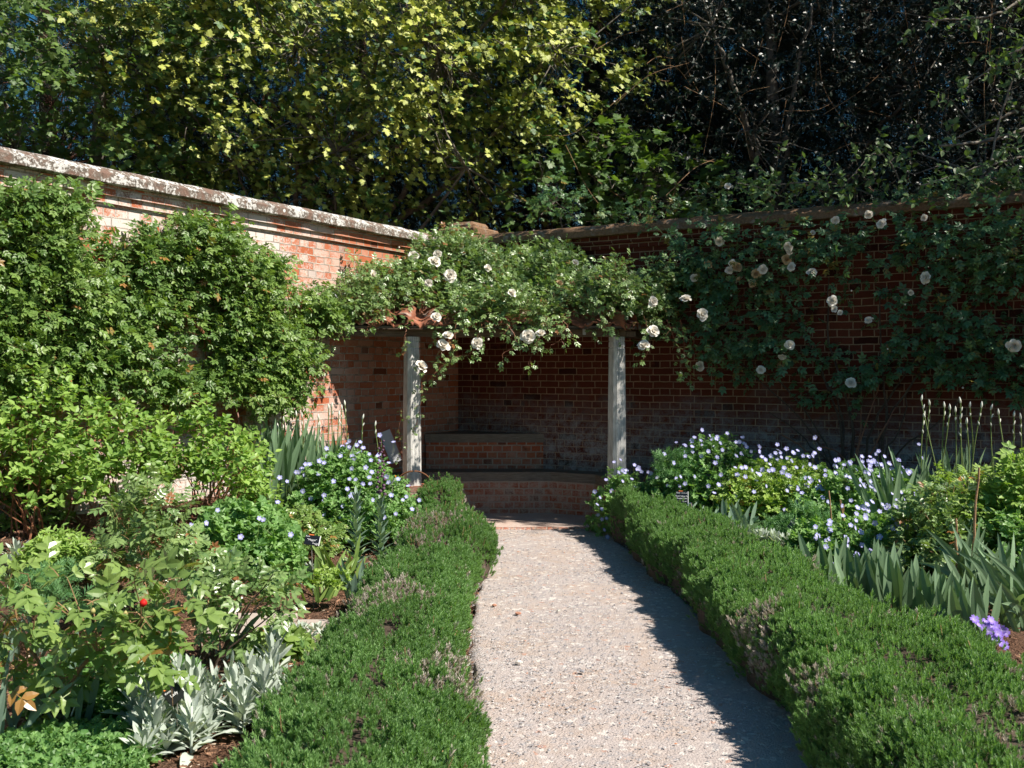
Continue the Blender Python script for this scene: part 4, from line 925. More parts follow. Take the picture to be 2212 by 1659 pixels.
def roof_rose():
    reseed(42)
    root = thing("rambling_rose", "white flowered rambling rose sprawling over the clay tiled shelter roof", "rambling rose"); ml, ms = M(), M()
    n = 3700; x = -2.1 + 4.7 * rng.random(n * 4); y = 9.7 + 2.4 * rng.random(n * 4); q = np.stack([x, y, x * 0], -1); d = fbm(q, 1.7, 4)
    z = roofz(x, y); inw = ((x - CX) * WB - (y - CY) * WA > .05) & (-(x - CX) * WA - (y - CY) * WB > .03)
    up = .05 + np.clip(d - .34, 0, 1) * 1.15 * rng.random(n * 4) ** .7
    # thinner over the lower front tiles and the ridge tile, thick to the right
    right = smooth((x + .2) / 2.0); front = smooth((10.75 - y) / .6); bare = np.exp(-(((x + 1.0) / .38) ** 2 + ((y - 10.2) / .35) ** 2)) + .9 * np.exp(-(((x + .15) / .35) ** 2 + ((y - 11.75) / .3) ** 2)) + .8 * np.exp(-(((x - .75) / .6) ** 2 + ((y - 10.15) / .32) ** 2))
    keep = inw & (rng.random(n * 4) < np.clip(.25 + d * 1.0 + right * .25 - front * .22 - bare * .8 - .35 * (x > 1.55), .0, 1)) & (y > np.interp(x, [-2.1, -1.1, 1.2, 1.7, 2.6], [9.8, 9.95, 9.93, 10.3, 10.3]))
    zr = np.where((x > 1.5), np.interp(x, [1.5, 2.6], [2.15, 2.3]) + rng.random(n * 4) * .35, z)
    P = np.stack([x, y, np.maximum(zr, 2.0) + up * (1 + .35 * right)], -1)[keep][:n]; dd = d[keep][:n]; n = len(P)
    D = nrm(np.array([.05, -.4, .45]) + rng.normal(0, .6, (n, 3))); T = TP5
    shoots(ml, ms, P, D, .14 + .14 * rng.random(n), 5, T, .088, up=nrm(np.array([.25, -.35, 1])), upj=.4, spread=.8, r=np.clip(.5 + rng.normal(0, .25, n), 0, 1), sr=.0018)
    # sprays hanging over the eaves, some reaching the right wall
    def spray(pts, nn, s=.10, r=.5):
        p = curve_pts([at(*q) for q in pts], 14, .02); tubes(ms, p[None], np.linspace(.004, .0018, len(p))[None], 4)
        j = np.linspace(1, len(p) - 1, nn).astype(int); a = p[j]; k = len(a); D = nrm(rng.normal(0, .5, (k, 3)) + [0, -.5, -.35])
        shoots(ml, ms, a, D, .09, 3, TP5, s, up=(0.2, -.7, .8), upj=.35, spread=.9, r=np.full(k, r) + rng.normal(0, .1, k), f0=.0)
    for pts, nn in [(((700, 690, 9.9), (690, 730, 9.85), (680, 780, 9.85)), 3), (((745, 690, 9.85), (725, 740, 9.8), (700, 790, 9.8)), 5), (((800, 690, 9.9), (790, 730, 9.85)), 3), (((880, 690, 9.85), (872, 740, 9.8)), 4),
                    (((985, 700, 9.85), (975, 760, 9.8), (940, 805, 9.78), (915, 830, 9.8)), 10), (((1000, 710, 9.85), (965, 740, 9.8), (920, 800, 9.75)), 9), (((1040, 700, 9.8), (1020, 760, 9.75), (985, 770, 9.7)), 8), (((1095, 700, 9.8), (1120, 740, 9.75), (1085, 765, 9.7)), 7),
                    (((1190, 700, 9.8), (1160, 740, 9.75), (1140, 790, 9.7)), 8), (((1215, 690, 9.85), (1230, 720, 9.8), (1190, 745, 9.8)), 6), (((1290, 690, 9.9), (1330, 700, 9.85)), 4), (((1390, 680, 10), (1405, 730, 9.9), (1395, 770, 9.9)), 6), (((1470, 690, 10.1), (1480, 760, 10.1), (1470, 800, 10.1), (1500, 830, 10.1)), 12), (((1440, 690, 10), (1460, 740, 10), (1478, 760, 10)), 6)]: spray(pts, nn, .082)
    spray(((905, 740, 10.12), (912, 840, 10.1), (905, 900, 10.1), (890, 940, 10.1)), 7, .06, .8); spray(((868, 980, 10.1), (862, 930, 10.1), (868, 880, 10.1)), 6, .05, .9)
    # long canes across the roof
    for a, b, c in (((-1.8, 10.3), (0, 10.6), (1.3, 10.4)), ((-1.5, 10.8), (-.3, 10.9), (1.5, 10.7)), ((1.9, 10.5), (.8, 10.35), (-.4, 10.3)), ((2.0, 10.6), (1.0, 11.0), (-.3, 11.4)), ((1.6, 10.4), (.9, 10.2), (.1, 10.25))):
        pts = [(x_, y_, min(3, float(roofz(np.array(x_), np.array(y_)))) * (1 if x_ < 1.6 else 1) + .09) for x_, y_ in (a, b, c)]; limb(ms, pts, .012, .006, 18, 6, .03)
    ml.build("foliage", MAT['rose'], root); ms.build("stem", MAT['stem_r'], root)
    for dx, dy, s, k in [(893, 553, .05, 0), (938, 567, .06, 1), (946, 550, .045, 0), (972, 596, .06, 0), (1053, 580, .035, 2), (1242, 568, .035, 2), (1105, 634, .04, 1), (942, 686, .045, 1), (957, 748, .06, 0), (968, 727, .045, 2), (1030, 742, .05, 1), (1054, 736, .03, 8), (1141, 727, .062, 0), (1168, 722, .04, 2), (908, 793, .06, 1), (805, 594, .04, 2), (926, 611, .035, 2),
                         (1335, 510, .065, 1), (1352, 498, .045, 0), (1320, 614, .055, 1), (1298, 550, .04, 2), (862, 537, .03, 8), (1410, 652, .045, 1), (1481, 648, .05, 0), (1516, 680, .055, 0), (1410, 717, .055, 1), (1391, 748, .055, 0), (1152, 500, .03, 8), (1182, 545, .03, 8), (1208, 613, .035, 9), (700, 655, .03, 8), (1060, 620, .03, 8), (1385, 590, .04, 9), (1240, 640, .03, 8)]:
        Y = 9.7
        if dy <= 690:
            for Y in np.arange(9.75, 12, .02):
                p = at(dx, dy, Y); zr = float(roofz(p[0], p[1])) if p[0] < 1.5 else 2.35
                if p[2] < zr + .50: break
        bloom(root, at(dx, dy, Y if dx < 1450 else min(Y, 9.95)), (.2, -.9, .45), s * 1.2, k)
roof_rose()
def right_climber():
    reseed(43)
    root = thing("rambling_rose", "white rambling rose trained over the shaded dark brick wall", "rambling rose"); ml, ms = M(), M()
    poly = [(1450, 500), (1500, 500), (1750, 490), (2000, 480), (2600, 440), (2600, 900), (2250, 870), (2100, 830), (2000, 790), (1900, 820), (1750, 880), (1640, 860), (1560, 800), (1480, 760), (1400, 720)]
    n = 1150; P, d, o = wall_fill(onR, wR, poly, n, 15, .04, .38, .53, 1.25)
    D = nrm(NRv * .7 + rng.normal(0, .6, (n, 3)) + [0, 0, .15]); sx = (P[:, 0] > 3.4)
    shoots(ml, ms, P, D, .15 + .14 * rng.random(n), 4, TP5, .10 + .02 * rng.random(n), up=nrm(UP + NRv * .8), upj=.35, spread=.8, r=np.clip(rng.normal(.45, .3, n), 0, 1), sr=.002)
    # shoots standing above the coping
    poly2 = [(1130, 490), (1160, 400), (1210, 395), (1250, 430), (1300, 455), (1420, 450), (1560, 395), (1640, 400), (1700, 430), (1900, 430), (2000, 410), (2300, 380), (2300, 440), (1900, 470), (1400, 500)]
    n = 230; P, d, o = wall_fill(onR, wR, poly2, n, 25, -.25, .25, .50, 1.6); shoots(ml, ms, P, nrm(rng.normal(0, .5, (n, 3)) + [0, -.3, .6]), .2, 4, TP5, .10, up=(0, -.3, 1), upj=.4, r=np.clip(rng.normal(.6, .3, n), 0, 1))
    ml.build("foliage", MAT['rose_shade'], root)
    # woody main stems fanning up the wall
    b0 = onR(1840, 985, .15); b1 = onR(1880, 985, .15)
    for ex, ey, r in ((1500, 700, .010), (1600, 760, .012), (1700, 650, .014), (1790, 600, .02), (1770, 800, .024), (1900, 620, .018), (2020, 700, .016), (2150, 620, .016), (1660, 890, .012), (2100, 820, .012), (1960, 840, .012)):
        t0, z0 = b0 if ex < 1880 else b1; t1, z1 = onR(ex, ey, .08); z0 = .25
        limb(ms, [wR(t0, .15, z0), wR(t0 + (t1 - t0) * .2 + rng.normal(0, .06), .12, z0 + (z1 - z0) * .4), wR(t0 + (t1 - t0) * .6 + rng.normal(0, .08), .10, z0 + (z1 - z0) * .72), wR(t1, .07, z1)], r, .005, 16, 7, .03)
    ms.build("stem", MAT['stem_d'], root)
    for a, b in (((1690, 940), (1770, 1010)), ((1770, 965), (1830, 1000)), ((1840, 1000), (1900, 830)), ((1875, 990), (1935, 880)), ((1850, 1000), (1860, 880))):
        t0, z0 = onR(*a, .25); t1, z1 = onR(*b, .12); m = M(); limb(m, [wR(t0, .25, z0), wR((t0 + t1) / 2 + .02, .2, (z0 + z1) / 2 + .04), wR(t1, .12, z1)], .009, .005, 10, 6, .01); m.build("young_cane", MAT['stem_r'], root)
    for dx, dy, s, k in [(1555, 521, .06, 0), (1905, 484, .055, 0), (1877, 463, .045, 1), (1704, 532, .055, 0), (1706, 542, .04, 2), (1710, 577, .05, 0), (1700, 560, .055, 9), (1648, 582, .055, 1), (1633, 591, .055, 9), (1592, 578, .06, 9), (1582, 569, .045, 1), (1575, 584, .045, 1), (1500, 600, .05, 0), (1754, 590, .055, 1), (2002, 600, .065, 1), (1797, 651, .06, 0), (1802, 668, .035, 2), (1815, 676, .03, 2),
                         (1706, 745, .055, 1), (1690, 769, .045, 2), (1643, 799, .05, 0), (1514, 791, .062, 1), (1837, 828, .06, 1), (2190, 746, .07, 0), (1877, 692, .04, 2), (1968, 632, .03, 2), (1572, 403, .04, 2), (1804, 476, .045, 1), (1996, 470, .035, 2), (1755, 503, .03, 2), (1530, 570, .05, 9), (1598, 606, .05, 9), (1626, 612, .045, 9), (1640, 480 + 5, .03, 8), (1840, 630, .03, 8), (1580, 640, .03, 8), (2060, 560, .03, 8), (1955, 660, .03, 8), (1918, 756, .03, 8), (2080, 840, .035, 8), (1886, 690, .03, 8)]:
        t, z = onR(dx, dy, .42); bloom(root, wR(t, .42, z), NRv * .8 + UP * .2 + [0, -.3, 0], s * .92, k)
right_climber()

# ---------------------------------------------------------------- shrubs and mounds in the beds
def dome_pts(c, rx, ry, z0, z1, n, seed, inner=.35, fr=3.0, lump=.25, low=-.15):
    """points through a lumpy dome, thicker towards its skin"""
    u = rng.normal(0, 1, (n, 3)); u = nrm(u); u[:, 2] = np.abs(u[:, 2]) * (1 + 0) + low * rng.random(n); u = nrm(u)
    rr = np.where(rng.random(n) < inner, rng.random(n) ** .5 * .95, 1 - .22 * rng.random(n) ** 1.5)
    q = u * 1.7 + np.array([c[0], c[1], seed * 1.7]); lum = 1 + (fbm(q, fr * .5, seed) - .5) * 2 * lump
    h = (z1 - z0) / (1 + .0)
    P = np.stack([c[0] + u[:, 0] * rx * rr * lum, c[1] + u[:, 1] * ry * rr * lum, z0 + np.maximum(u[:, 2] * rr * lum, -.2) * h], -1)
    return P, u, rr
def shrub(name, label, cat, dxc, Y, dtop, dlow, dw, ry, n, T, size, leafm, stemm, seed, nl=4, L=.12, group=None, base=None, nst=9, up=(0.1, -.35, 1), rc=.5, inner=.35, lump=.28, sr=.003, drp=.15, r0=.006, upd=.6, low=-.15, spread=.9, clear=False):
    reseed(seed); c = at(dxc, dtop, Y); z1 = c[2]; zl = at(dxc, dlow, Y)[2]; rx = dw * K / FPX * Y / 2; g = float(gz(c[0], Y))
    zl = max(zl, g + .03); root = thing(name, label, cat, group, (c[0], Y, g)); off = -np.array([c[0], Y, g])
    ml, ms = M(), M(); P, u, rr = dome_pts((c[0], Y), rx, ry, zl, z1 - L * .5, n, seed, inner=inner, lump=lump, low=low)
    D = nrm(u * np.array([1, 1, .6]) + np.array([0, 0, upd]) + rng.normal(0, .35, (n, 3)))
    L_ = L * (.7 + .6 * rng.random(n))
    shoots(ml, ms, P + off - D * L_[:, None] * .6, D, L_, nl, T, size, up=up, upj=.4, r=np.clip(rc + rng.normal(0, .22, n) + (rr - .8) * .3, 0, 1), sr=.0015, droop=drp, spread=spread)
    for k in range(nst):
        b = np.array([rng.normal(0, .06), rng.normal(0, .06), -.05]) if base is None else np.array([*base[:2], g - .05]) + off + [rng.normal(0, .03), rng.normal(0, .03), 0]
        j = rng.integers(0, n); e = P[j] + off; mid = (b + e) / 2 + [rng.normal(0, .05), rng.normal(0, .05), .12 * (e[2] - b[2])]; limb(ms, [b, mid, e], r0, sr * .6, 10, 5, .01)
    ml.build("foliage", leafm, root); ms.build("stem", stemm, root); return root, (c[0], Y, zl, z1, rx, ry, off)
FL_B = mesh_of(TFIVE, "flower", MAT['p_blue'], 1.0); FL_V = mesh_of(TFIVE, "flower", MAT['p_violet'], 1.0)
def flowers_on(root, info, n, s=.022, me=None, pts=None, seed=1, top=.15):
    reseed(seed); x, y, z0, z1, rx, ry, off = info; ms = M(); k = 0
    while k < n:
        if pts is not None and k < len(pts):
            dx, dy = pts[k]; v = dy * K; fx = (dx * K - 512) / FPX; u3 = min(1, max(-1, (EYE - (v - HZ) / FPX * y - z0) / (z1 - z0))); yy = y - ry * math.sqrt(max(0, 1 - u3 ** 2)) * .95 - .03; p = at(dx, dy, yy)
        else:
            th = rng.uniform(math.pi * 1.05, math.pi * 1.95); el = rng.uniform(top, 1.5); p = np.array([x + rx * math.cos(th) * math.cos(el), y + ry * math.sin(th) * math.cos(el), z0 + (z1 - z0) * math.sin(el)]) + rng.normal(0, .03, 3) + [0, -.03, .05]
        zd = nrm(np.array([.25, -.95, .6]) + rng.normal(0, .35, 3)); put_mesh(me or FL_B, "flower", root, p, zd, rng.random() * 6, s * rng.uniform(.8, 1.15))
        q = p + off; tubes(ms, np.stack([q - zd * .003, q - zd * .02 - UP * .05, q - UP * .14 + rng.normal(0, .02, 3)])[None], .0012, 3); k += 1
    ms.build("flower_stem", MAT['stem_g'], root)  # thin stems under the flowers, no leaves
GG = "cranesbill mounds in the beds"
# --- sunny bed, from the shelter towards the camera
rt, inf = shrub("cranesbill", "tall cranesbill mound dotted with many pale blue flowers beside the shelter's cracked post", "cranesbill", 760, 8.9, 975, 1200, 290, .55, 1500, TG, .062, MAT['ger'], MAT['stem_g'], 61, nl=3, L=.09, group=GG, nst=4)
flowers_on(rt, inf, 78, pts=[(660, 1003), (700, 1000), (735, 985), (765, 990), (790, 1010), (815, 985), (840, 1000), (690, 1025), (720, 1040), (755, 1035), (800, 1045), (835, 1030), (860, 1035), (882, 1050), (640, 1020), (620, 1040), (604, 1032), (655, 1062), (700, 1070), (760, 1068), (845, 1070), (870, 1080), (805, 1080), (740, 1092), (890, 1100), (855, 1110), (665, 1110), (700, 1112), (735, 1118), (830, 1118), (760, 1012), (778, 955), (742, 965), (820, 940), (850, 955)], seed=2)
rt, inf = shrub("cranesbill", "broad lobed cranesbill mound with a few blue flowers beside the strap leaves", "cranesbill", 525, 7.5, 1075, 1262, 235, .50, 900, TG, .082, MAT['ger'], MAT['stem_g'], 62, nl=3, L=.10, group=GG, nst=3, rc=.55)
flowers_on(rt, inf, 11, pts=[(470, 1102), (445, 1130), (560, 1120), (432, 1168), (520, 1160), (600, 1085), (628, 1155), (497, 1190)], seed=3)
shrub("rose_bush", "leafy rose bush with bronze young tips in front of the blue flowered mound", "rose bush", 640, 8.1, 1085, 1190, 200, .3, 200, TP5, .085, MAT['frose'], MAT['stem_r'], 63, nl=3, L=.11, nst=7)
# bright green shrubs along the sunny wall
SG = "bright green shrubs below the sunny wall"
for k, (dx, Y, dt, dl, dw, ry, n, lab, seed) in enumerate([
        (70, 7.0, 740, 1020, 300, .40, 360, "bright leaved arching shrub with bare stems nearest the frame edge", 71),
        (250, 7.35, 840, 1010, 250, .30, 290, "light green shrub standing before the twiggy rose on thin red stems", 72),
        (430, 7.8, 850, 1010, 240, .30, 290, "light green leafy shrub before the white stained wall foot", 73),
        (535, 8.3, 900, 1100, 130, .25, 150, "slim light green shrub just beside the tall iris fan", 74)]):
    shrub("leafy_shrub", lab, "shrub", dx, Y, dt, dl, dw, ry, n, TLw, .060, MAT['shrub'], MAT['stem_r'], seed, nl=6, L=.16, group=SG, nst=14, inner=.55, lump=.45, low=-.5, r0=.008, upd=.9)
shrub("leafy_shrub", "dense low shrub with pointed yellow green leaves in the dark corner of the mulch", "shrub", 130, 6.5, 1135, 1225, 170, .24, 300, TLn, .052, MAT['shrub'], MAT['stem_g'], 75, nl=7, L=.12, rc=.8, nst=4, group=SG)
shrub("leafy_shrub", "dark shaded shrub filling the gap under the bright arching one", "shrub", 40, 7.3, 960, 1180, 200, .3, 320, TLw, .055, MAT['climb'], MAT['stem_d'], 76, nl=5, L=.14, rc=.3, nst=8, group=SG)
shrub("rose_bush", "tall blue green rose bush in the middle of the bed, flower buds at its tips", "rose bush", 330, 6.1, 1000, 1230, 210, .34, 120, TP7, .14, MAT['rose'], MAT['stem_tan'], 77, nl=4, L=.16, nst=9, inner=.6, lump=.4, low=-.3)
shrub("rose_bush", "open rose bush with round leaves beside the lobed cranesbill mound", "rose bush", 545, 5.25, 1205, 1310, 190, .2, 30, TP5, .12, MAT['rose'], MAT['stem_d'], 78, nl=4, L=.13, nst=0, inner=.6, lump=.4, base=None)
def dark_canes():
    reseed(79); root = thing("rose_canes", "dark bare canes of the thin rose rising above the sandstone slab", "rose stems"); m = M()
    b = at(432, 1468, 5.2); b[2] = .0
    for e in ((480, 1250), (545, 1230), (575, 1290), (620, 1300), (500, 1330), (410, 1260), (590, 1240)):
        q = at(*e, 5.2 + rng.normal(0, .05)); m = M(); limb(m, [b + rng.normal(0, .02, 3), b * .6 + q * .4 + [.02, 0, .03], q], .008, .003, 10, 6, .012); m.build("cane", MAT['stem_d'], root)
    ml = M(); P = np.array([at(x, y, 5.15) for x, y in ((480, 1240), (470, 1290), (430, 1250), (405, 1270), (500, 1260), (420, 1310), (560, 1420 - 60), (450, 1330), (390, 1330))]); shoots(ml, m2 := M(), np.repeat(P, 4, 0) + rng.normal(0, .05, (36, 3)), nrm(rng.normal(0, 1, (36, 3))), .08, 3, TP5, .11, up=(0, -.5, 1)); ml.build("foliage", MAT['rose'], root)
dark_canes()
def front_rose():
    reseed(80); root = thing("rose_bush", "foreground rose bush with large pale leaves and one red bud", "rose bush"); ml, ms = M(), M()
    b = at(110, 1600, 4.35); b[2] = 0
    tips = [(20, 1270), (60, 1240), (110, 1300), (150, 1260), (200, 1300), (180, 1370), (240, 1340), (300, 1360), (290, 1260), (360, 1300), (330, 1330), (385, 1310), (370, 1400), (310, 1440), (250, 1450), (130, 1400), (60, 1380), (10, 1360), (-40, 1300), (340, 1480), (20, 1450), (170, 1460), (260, 1300), (360, 1255), (-60, 1400)]
    hub = at(118, 1470, 4.3)
    limb(ms, [b, (b + hub) / 2 + [.01, 0, 0], hub], .011, .009, 10, 7, .006)
    hubs = [hub, at(210, 1410, 4.2), at(60, 1400, 4.3), at(290, 1370, 4.15)]
    for h in hubs[1:]: limb(ms, [hub - UP * .12, (hub + h) / 2 + rng.normal(0, .01, 3), h], .008, .005, 8, 6, .004)
    P = []; 
    for t in tips:
        q = at(*t, 4.2 + rng.normal(0, .12)); h = min(hubs, key=lambda k: np.linalg.norm(k - q)); p = limb(ms, [h, (h + q) / 2 + rng.normal(0, .015, 3), q], .004, .002, 8, 5, .004); P += [p[-1], p[len(p) // 2], p[-2]]
    P = np.array(P); n = len(P); D = nrm(rng.normal(0, .6, (n, 3)) + [0, -.2, .3]); shoots(ml, ms, P, D, .09, 2, TP5, .155, up=(.2, -.5, 1), upj=.35, f0=.0, droop=.3, spread=.9)
    shoots(ml, ms, P[::3] + rng.normal(0, .03, P[::3].shape), nrm(rng.normal(0, .7, P[::3].shape)), .08, 1, TP5, .135, up=(.2, -.5, 1), upj=.35, f0=.0, droop=.3)
    ml.build("foliage", MAT['frose'], root); ms.build("stem", MAT['stem_tan'], root)
    m = M(); T = T_ell(8, 6, .15); p = at(309, 1312, 4.02); inst(m, T, [p], [[.05, 0, 1]], [[0, -1, 0]], [.036], np.array([.5])); m.build("rose_bud", MAT['p_red'], root, smoothf=True)
    m = M(); inst(m, TLn, np.repeat([p], 5, 0), [[math.cos(a), math.sin(a), .3] for a in np.arange(5) * 1.256], [[0, 0, 1.]] * 5, [.02] * 5); tubes(m, np.stack([p, p - UP * .03, p - UP * .09 + [.03, .02, 0]])[None], .0022, 5); m.build("calyx", MAT['stem_g'], root)
    for q in ((428 / 2212 * 1400 * 0 + 270, 1333), (95, 1348), (200, 1327), (22, 1240), (312, 1415), (15, 1255)):
        m = M(); p = at(*q, 4.1); inst(m, T_ell(7, 5, .4), [p], [[.1, 0, 1]], [[0, -1, 0]], [.028], np.array([.5])); m.build("rose_bud", MAT['p_pink'], root, smoothf=True)
front_rose()
shrub("low_foliage", "dense dark green leafy mat under the red budded rose", "ground cover", 250, 4.75, 1385, 1520, 360, .35, 900, TG, .05, MAT['ger'], MAT['stem_g'], 81, nl=3, L=.06, rc=.15, nst=0)
shrub("low_foliage", "mat of small divided green leaves along the bottom edge of the picture", "ground cover", 130, 4.0, 1585, 1700, 420, .35, 900, TG, .042, MAT['ger'], MAT['stem_g'], 82, nl=4, L=.06, rc=.3, nst=0)
shrub("leafy_perennial", "leafy green clump with pointed leaves between sandstone slab and hedge", "perennial", 590, 5.55, 1358, 1415, 160, .16, 150, TLw, .075, MAT['climb'], MAT['stem_g'], 83, nl=4, L=.07, nst=0, rc=.5)
shrub("cranesbill", "tiny cranesbill seedling on open mulch by the edge of the clipped hedge", "cranesbill", 712, 6.6, 1225, 1262, 75, .12, 34, TG, .06, MAT['ger_y'], MAT['stem_g'], 84, nl=3, L=.05, nst=0, group=GG)
shrub("cranesbill", "small cranesbill pair of round leaves under the label between the irises", "cranesbill", 640, 6.5, 1235, 1262, 50, .08, 10, TG, .085, MAT['ger'], MAT['stem_g'], 85, nl=2, L=.05, nst=0, group=GG)
shrub("euphorbia", "feathery green euphorbia tuft at the mulch edge below the bright shrubs", "euphorbia", 105, 5.6, 1215, 1300, 150, .2, 60, TFROND, .15, MAT['frond'], MAT['stem_g'], 86, nl=2, L=.10, nst=0, upd=1.6, rc=.3)

# --- blade leaved plants
def iris_prof(f): return np.minimum(1, .75 + f * .8) * np.clip((1 - f) * 2.6, 0, 1) ** .75
def strap_prof(f): return np.clip(.8 + .3 * f, 0, 1) * np.clip((1 - f) * 3.5, 0, 1) ** .6
def ear_prof(f): return np.sin(np.clip(f * .92 + .08, 0, 1) * np.pi) ** .75 * .98 + .02
def blade_clump(name, label, cat, spots, n, L, W, lean, bend, mat, seed, prof=iris_prof, group=None, nseg=7, rc=.5, fold=.15):
    reseed(seed); root = thing(name, label, cat, group); m = M(); P = []; 
    for dx, dyb, Y in spots: p = at(dx, dyb, Y); P.append((p[0], Y, float(gz(p[0], Y)) - .02))
    P = np.array(P); k = rng.integers(0, len(P), n); B = P[k] + np.column_stack([rng.normal(0, .045, n), rng.normal(0, .05, n), np.zeros(n)])
    az = rng.random(n) * 6.28; ln = lean * rng.random(n) ** .8; D = nrm(np.stack([np.cos(az) * ln, np.sin(az) * ln * .7, np.ones(n)], -1)); out = np.stack([np.cos(az), np.sin(az), 0 * az], -1)
    bv = out * (bend * rng.random(n) ** 2)[:, None] - UP * (bend * .8 * rng.random(n) ** 2)[:, None]
    fan = rng.normal(0, .5, n); Nn = nrm(np.stack([np.cos(az) * .4 + .3 * fan, np.sin(az) * .4 - .8, .25 + 0 * az], -1))
    strips(m, B, D, Nn, L * (.6 + .5 * rng.random(n)), W * (.75 + .4 * rng.random(n)), prof, bv, nseg, fold, r=np.clip(rng.normal(rc, .28, n), 0, 1)); m.build("leaves", mat, root, smoothf=False); return root
def iris_stalks(root, tips, Y, seed, drop=.55):
    reseed(seed)
    for dx, dy in tips:
        t = at(dx, dy, Y + rng.normal(0, .12)); b = t - UP * drop + [rng.normal(0, .04), rng.normal(0, .05), 0]; m = M(); tubes(m, curve_pts([b, (t + b) / 2 + rng.normal(0, .012, 3), t], 8)[None], .0045, 6); s = m.build("flower_stalk", MAT['stem_g'], root)
        for f, sz, sd in ((1.0, .062, 0), (.88, .05, 1), (.76, .042, -1)):
            if f < .8 and rng.random() < .4: continue
            m = M(); p = b + (t - b) * f; d = nrm(np.array([sd * .25 + rng.normal(0, .12), rng.normal(0, .1), 1])); inst(m, T_ell(7, 6, .45), [p - d * .01], [d], [[0, -1, 0]], np.array([[sz * .38, sz, sz * .38]]), np.array([.5])); m.build("bud", MAT['p_bud'], s, smoothf=True)
IG = "iris clumps in the beds"
r = blade_clump("iris_clump", "tall fan of grey green iris blades with white buds against the sunny wall", "iris", [(570, 1060, 9.0), (600, 1060, 9.1), (630, 1060, 9.1), (665, 1060, 9.1), (700, 1060, 9.3), (590, 1060, 8.8), (730, 1060, 9.4)], 175, .80, .058, .42, .12, MAT['iris'], 91, group=IG)
iris_stalks(r, [(600, 925), (565, 925), (612, 910), (640, 898), (652, 902), (688, 905), (710, 883), (716, 880), (732, 898), (745, 875), (738, 885), (783, 905), (810, 920), (690, 920), (628, 945)], 9.1, 5)
blade_clump("iris_clump", "spreading iris blades between the blue flowered mound and the cracked post", "iris", [(790, 1040, 9.6), (830, 1050, 9.5), (770, 1040, 9.7)], 26, .55, .05, .9, .15, MAT['iris'], 92, group=IG)
blade_clump("strap_leaf_clump", "arching dark green strap leaves rising beside the black label and mulch", "strap leaved plant", [(690, 1195, 6.9), (700, 1195, 6.9), (745, 1165, 7.2)], 26, .42, .032, .75, .35, MAT['climb'], 93, prof=strap_prof)
blade_clump("strap_leaf_clump", "grey green strap leaves with a single bud at the edge of the clipped hedge", "strap leaved plant", [(790, 1225, 6.6), (800, 1230, 6.6), (765, 1220, 6.6)], 22, .36, .034, .4, .45, MAT['lily'], 94, prof=strap_prof)
blade_clump("iris_clump", "few low iris blades in front of the brick pier", "iris", [(862, 1130, 9.0), (855, 1130, 9.0)], 8, .30, .03, 1.2, .1, MAT['iris'], 95, group=IG)
blade_clump("strap_leaf_clump", "long pale strap leaves at the foot of the red budded rose", "strap leaved plant", [(110, 1590, 4.4), (160, 1580, 4.4), (20, 1600, 4.3), (0, 1640, 4.1)], 22, .42, .032, .5, .3, MAT['lily'], 96, prof=strap_prof)
blade_clump("strap_leaf_clump", "loose strap leaves among the foreground rose stems on the frame side", "strap leaved plant", [(20, 1400, 5.4), (60, 1380, 5.5), (100, 1350, 5.6), (480, 1400, 5.5), (500, 1400, 5.5)], 26, .36, .026, .6, .4, MAT['lily'], 97, prof=strap_prof)
r = blade_clump("iris_clump", "back iris clump with white buds standing before the shaded brick wall", "iris", [(1960, 1060, 8.0), (2000, 1060, 8.1), (2050, 1050, 8.2), (2100, 1050, 8.2), (2150, 1040, 8.2), (2200, 1040, 8.1), (1930, 1060, 7.9)], 120, .72, .055, .5, .12, MAT['iris'], 98, group=IG)
iris_stalks(r, [(1990, 865), (2008, 875), (1995, 900), (2040, 880), (2052, 885), (2064, 890), (2074, 905), (2088, 915), (2120, 880), (2140, 885), (2157, 895), (2190, 900), (2205, 905), (2095, 880), (2075, 870)], 8.0, 6)
blade_clump("iris_clump", "row of broad upright iris blades along the back of the long hedge", "iris", [(1790, 1270, 6.4), (1830, 1280, 6.3), (1870, 1290, 6.1), (1910, 1300, 6.0), (1950, 1320, 5.8), (1990, 1330, 5.6), (2030, 1350, 5.4), (2070, 1370, 5.2), (2110, 1390, 5.1), (1890, 1280, 6.3)], 135, .36, .055, .38, .06, MAT['iris'], 99, group=IG)
blade_clump("daylily_clump", "arching daylily leaves beside the frame edge behind the broad iris row", "daylily", [(2120, 1230, 5.9), (2160, 1240, 5.8), (2200, 1250, 5.7), (2240, 1280, 5.5), (2200, 1300, 5.4), (2090, 1220, 6.1)], 110, .50, .034, .5, .75, MAT['iris'], 100, prof=strap_prof, rc=.6)
blade_clump("strap_leaf_clump", "pale green curling strap leaves among the silver plants behind the long hedge", "strap leaved plant", [(1590, 1140, 8.2), (1600, 1140, 8.2), (1560, 1120, 8.4), (1610, 1130, 8.2)], 22, .40, .042, .45, .55, MAT['lily'], 101, prof=strap_prof, rc=.9)
blade_clump("strap_leaf_clump", "single curled yellow green strap tuft beside the label behind the hedge end", "strap leaved plant", [(1455, 1110, 8.9), (1480, 1110, 8.8)], 10, .34, .032, .5, .5, MAT['lily'], 102, prof=strap_prof, rc=.9)
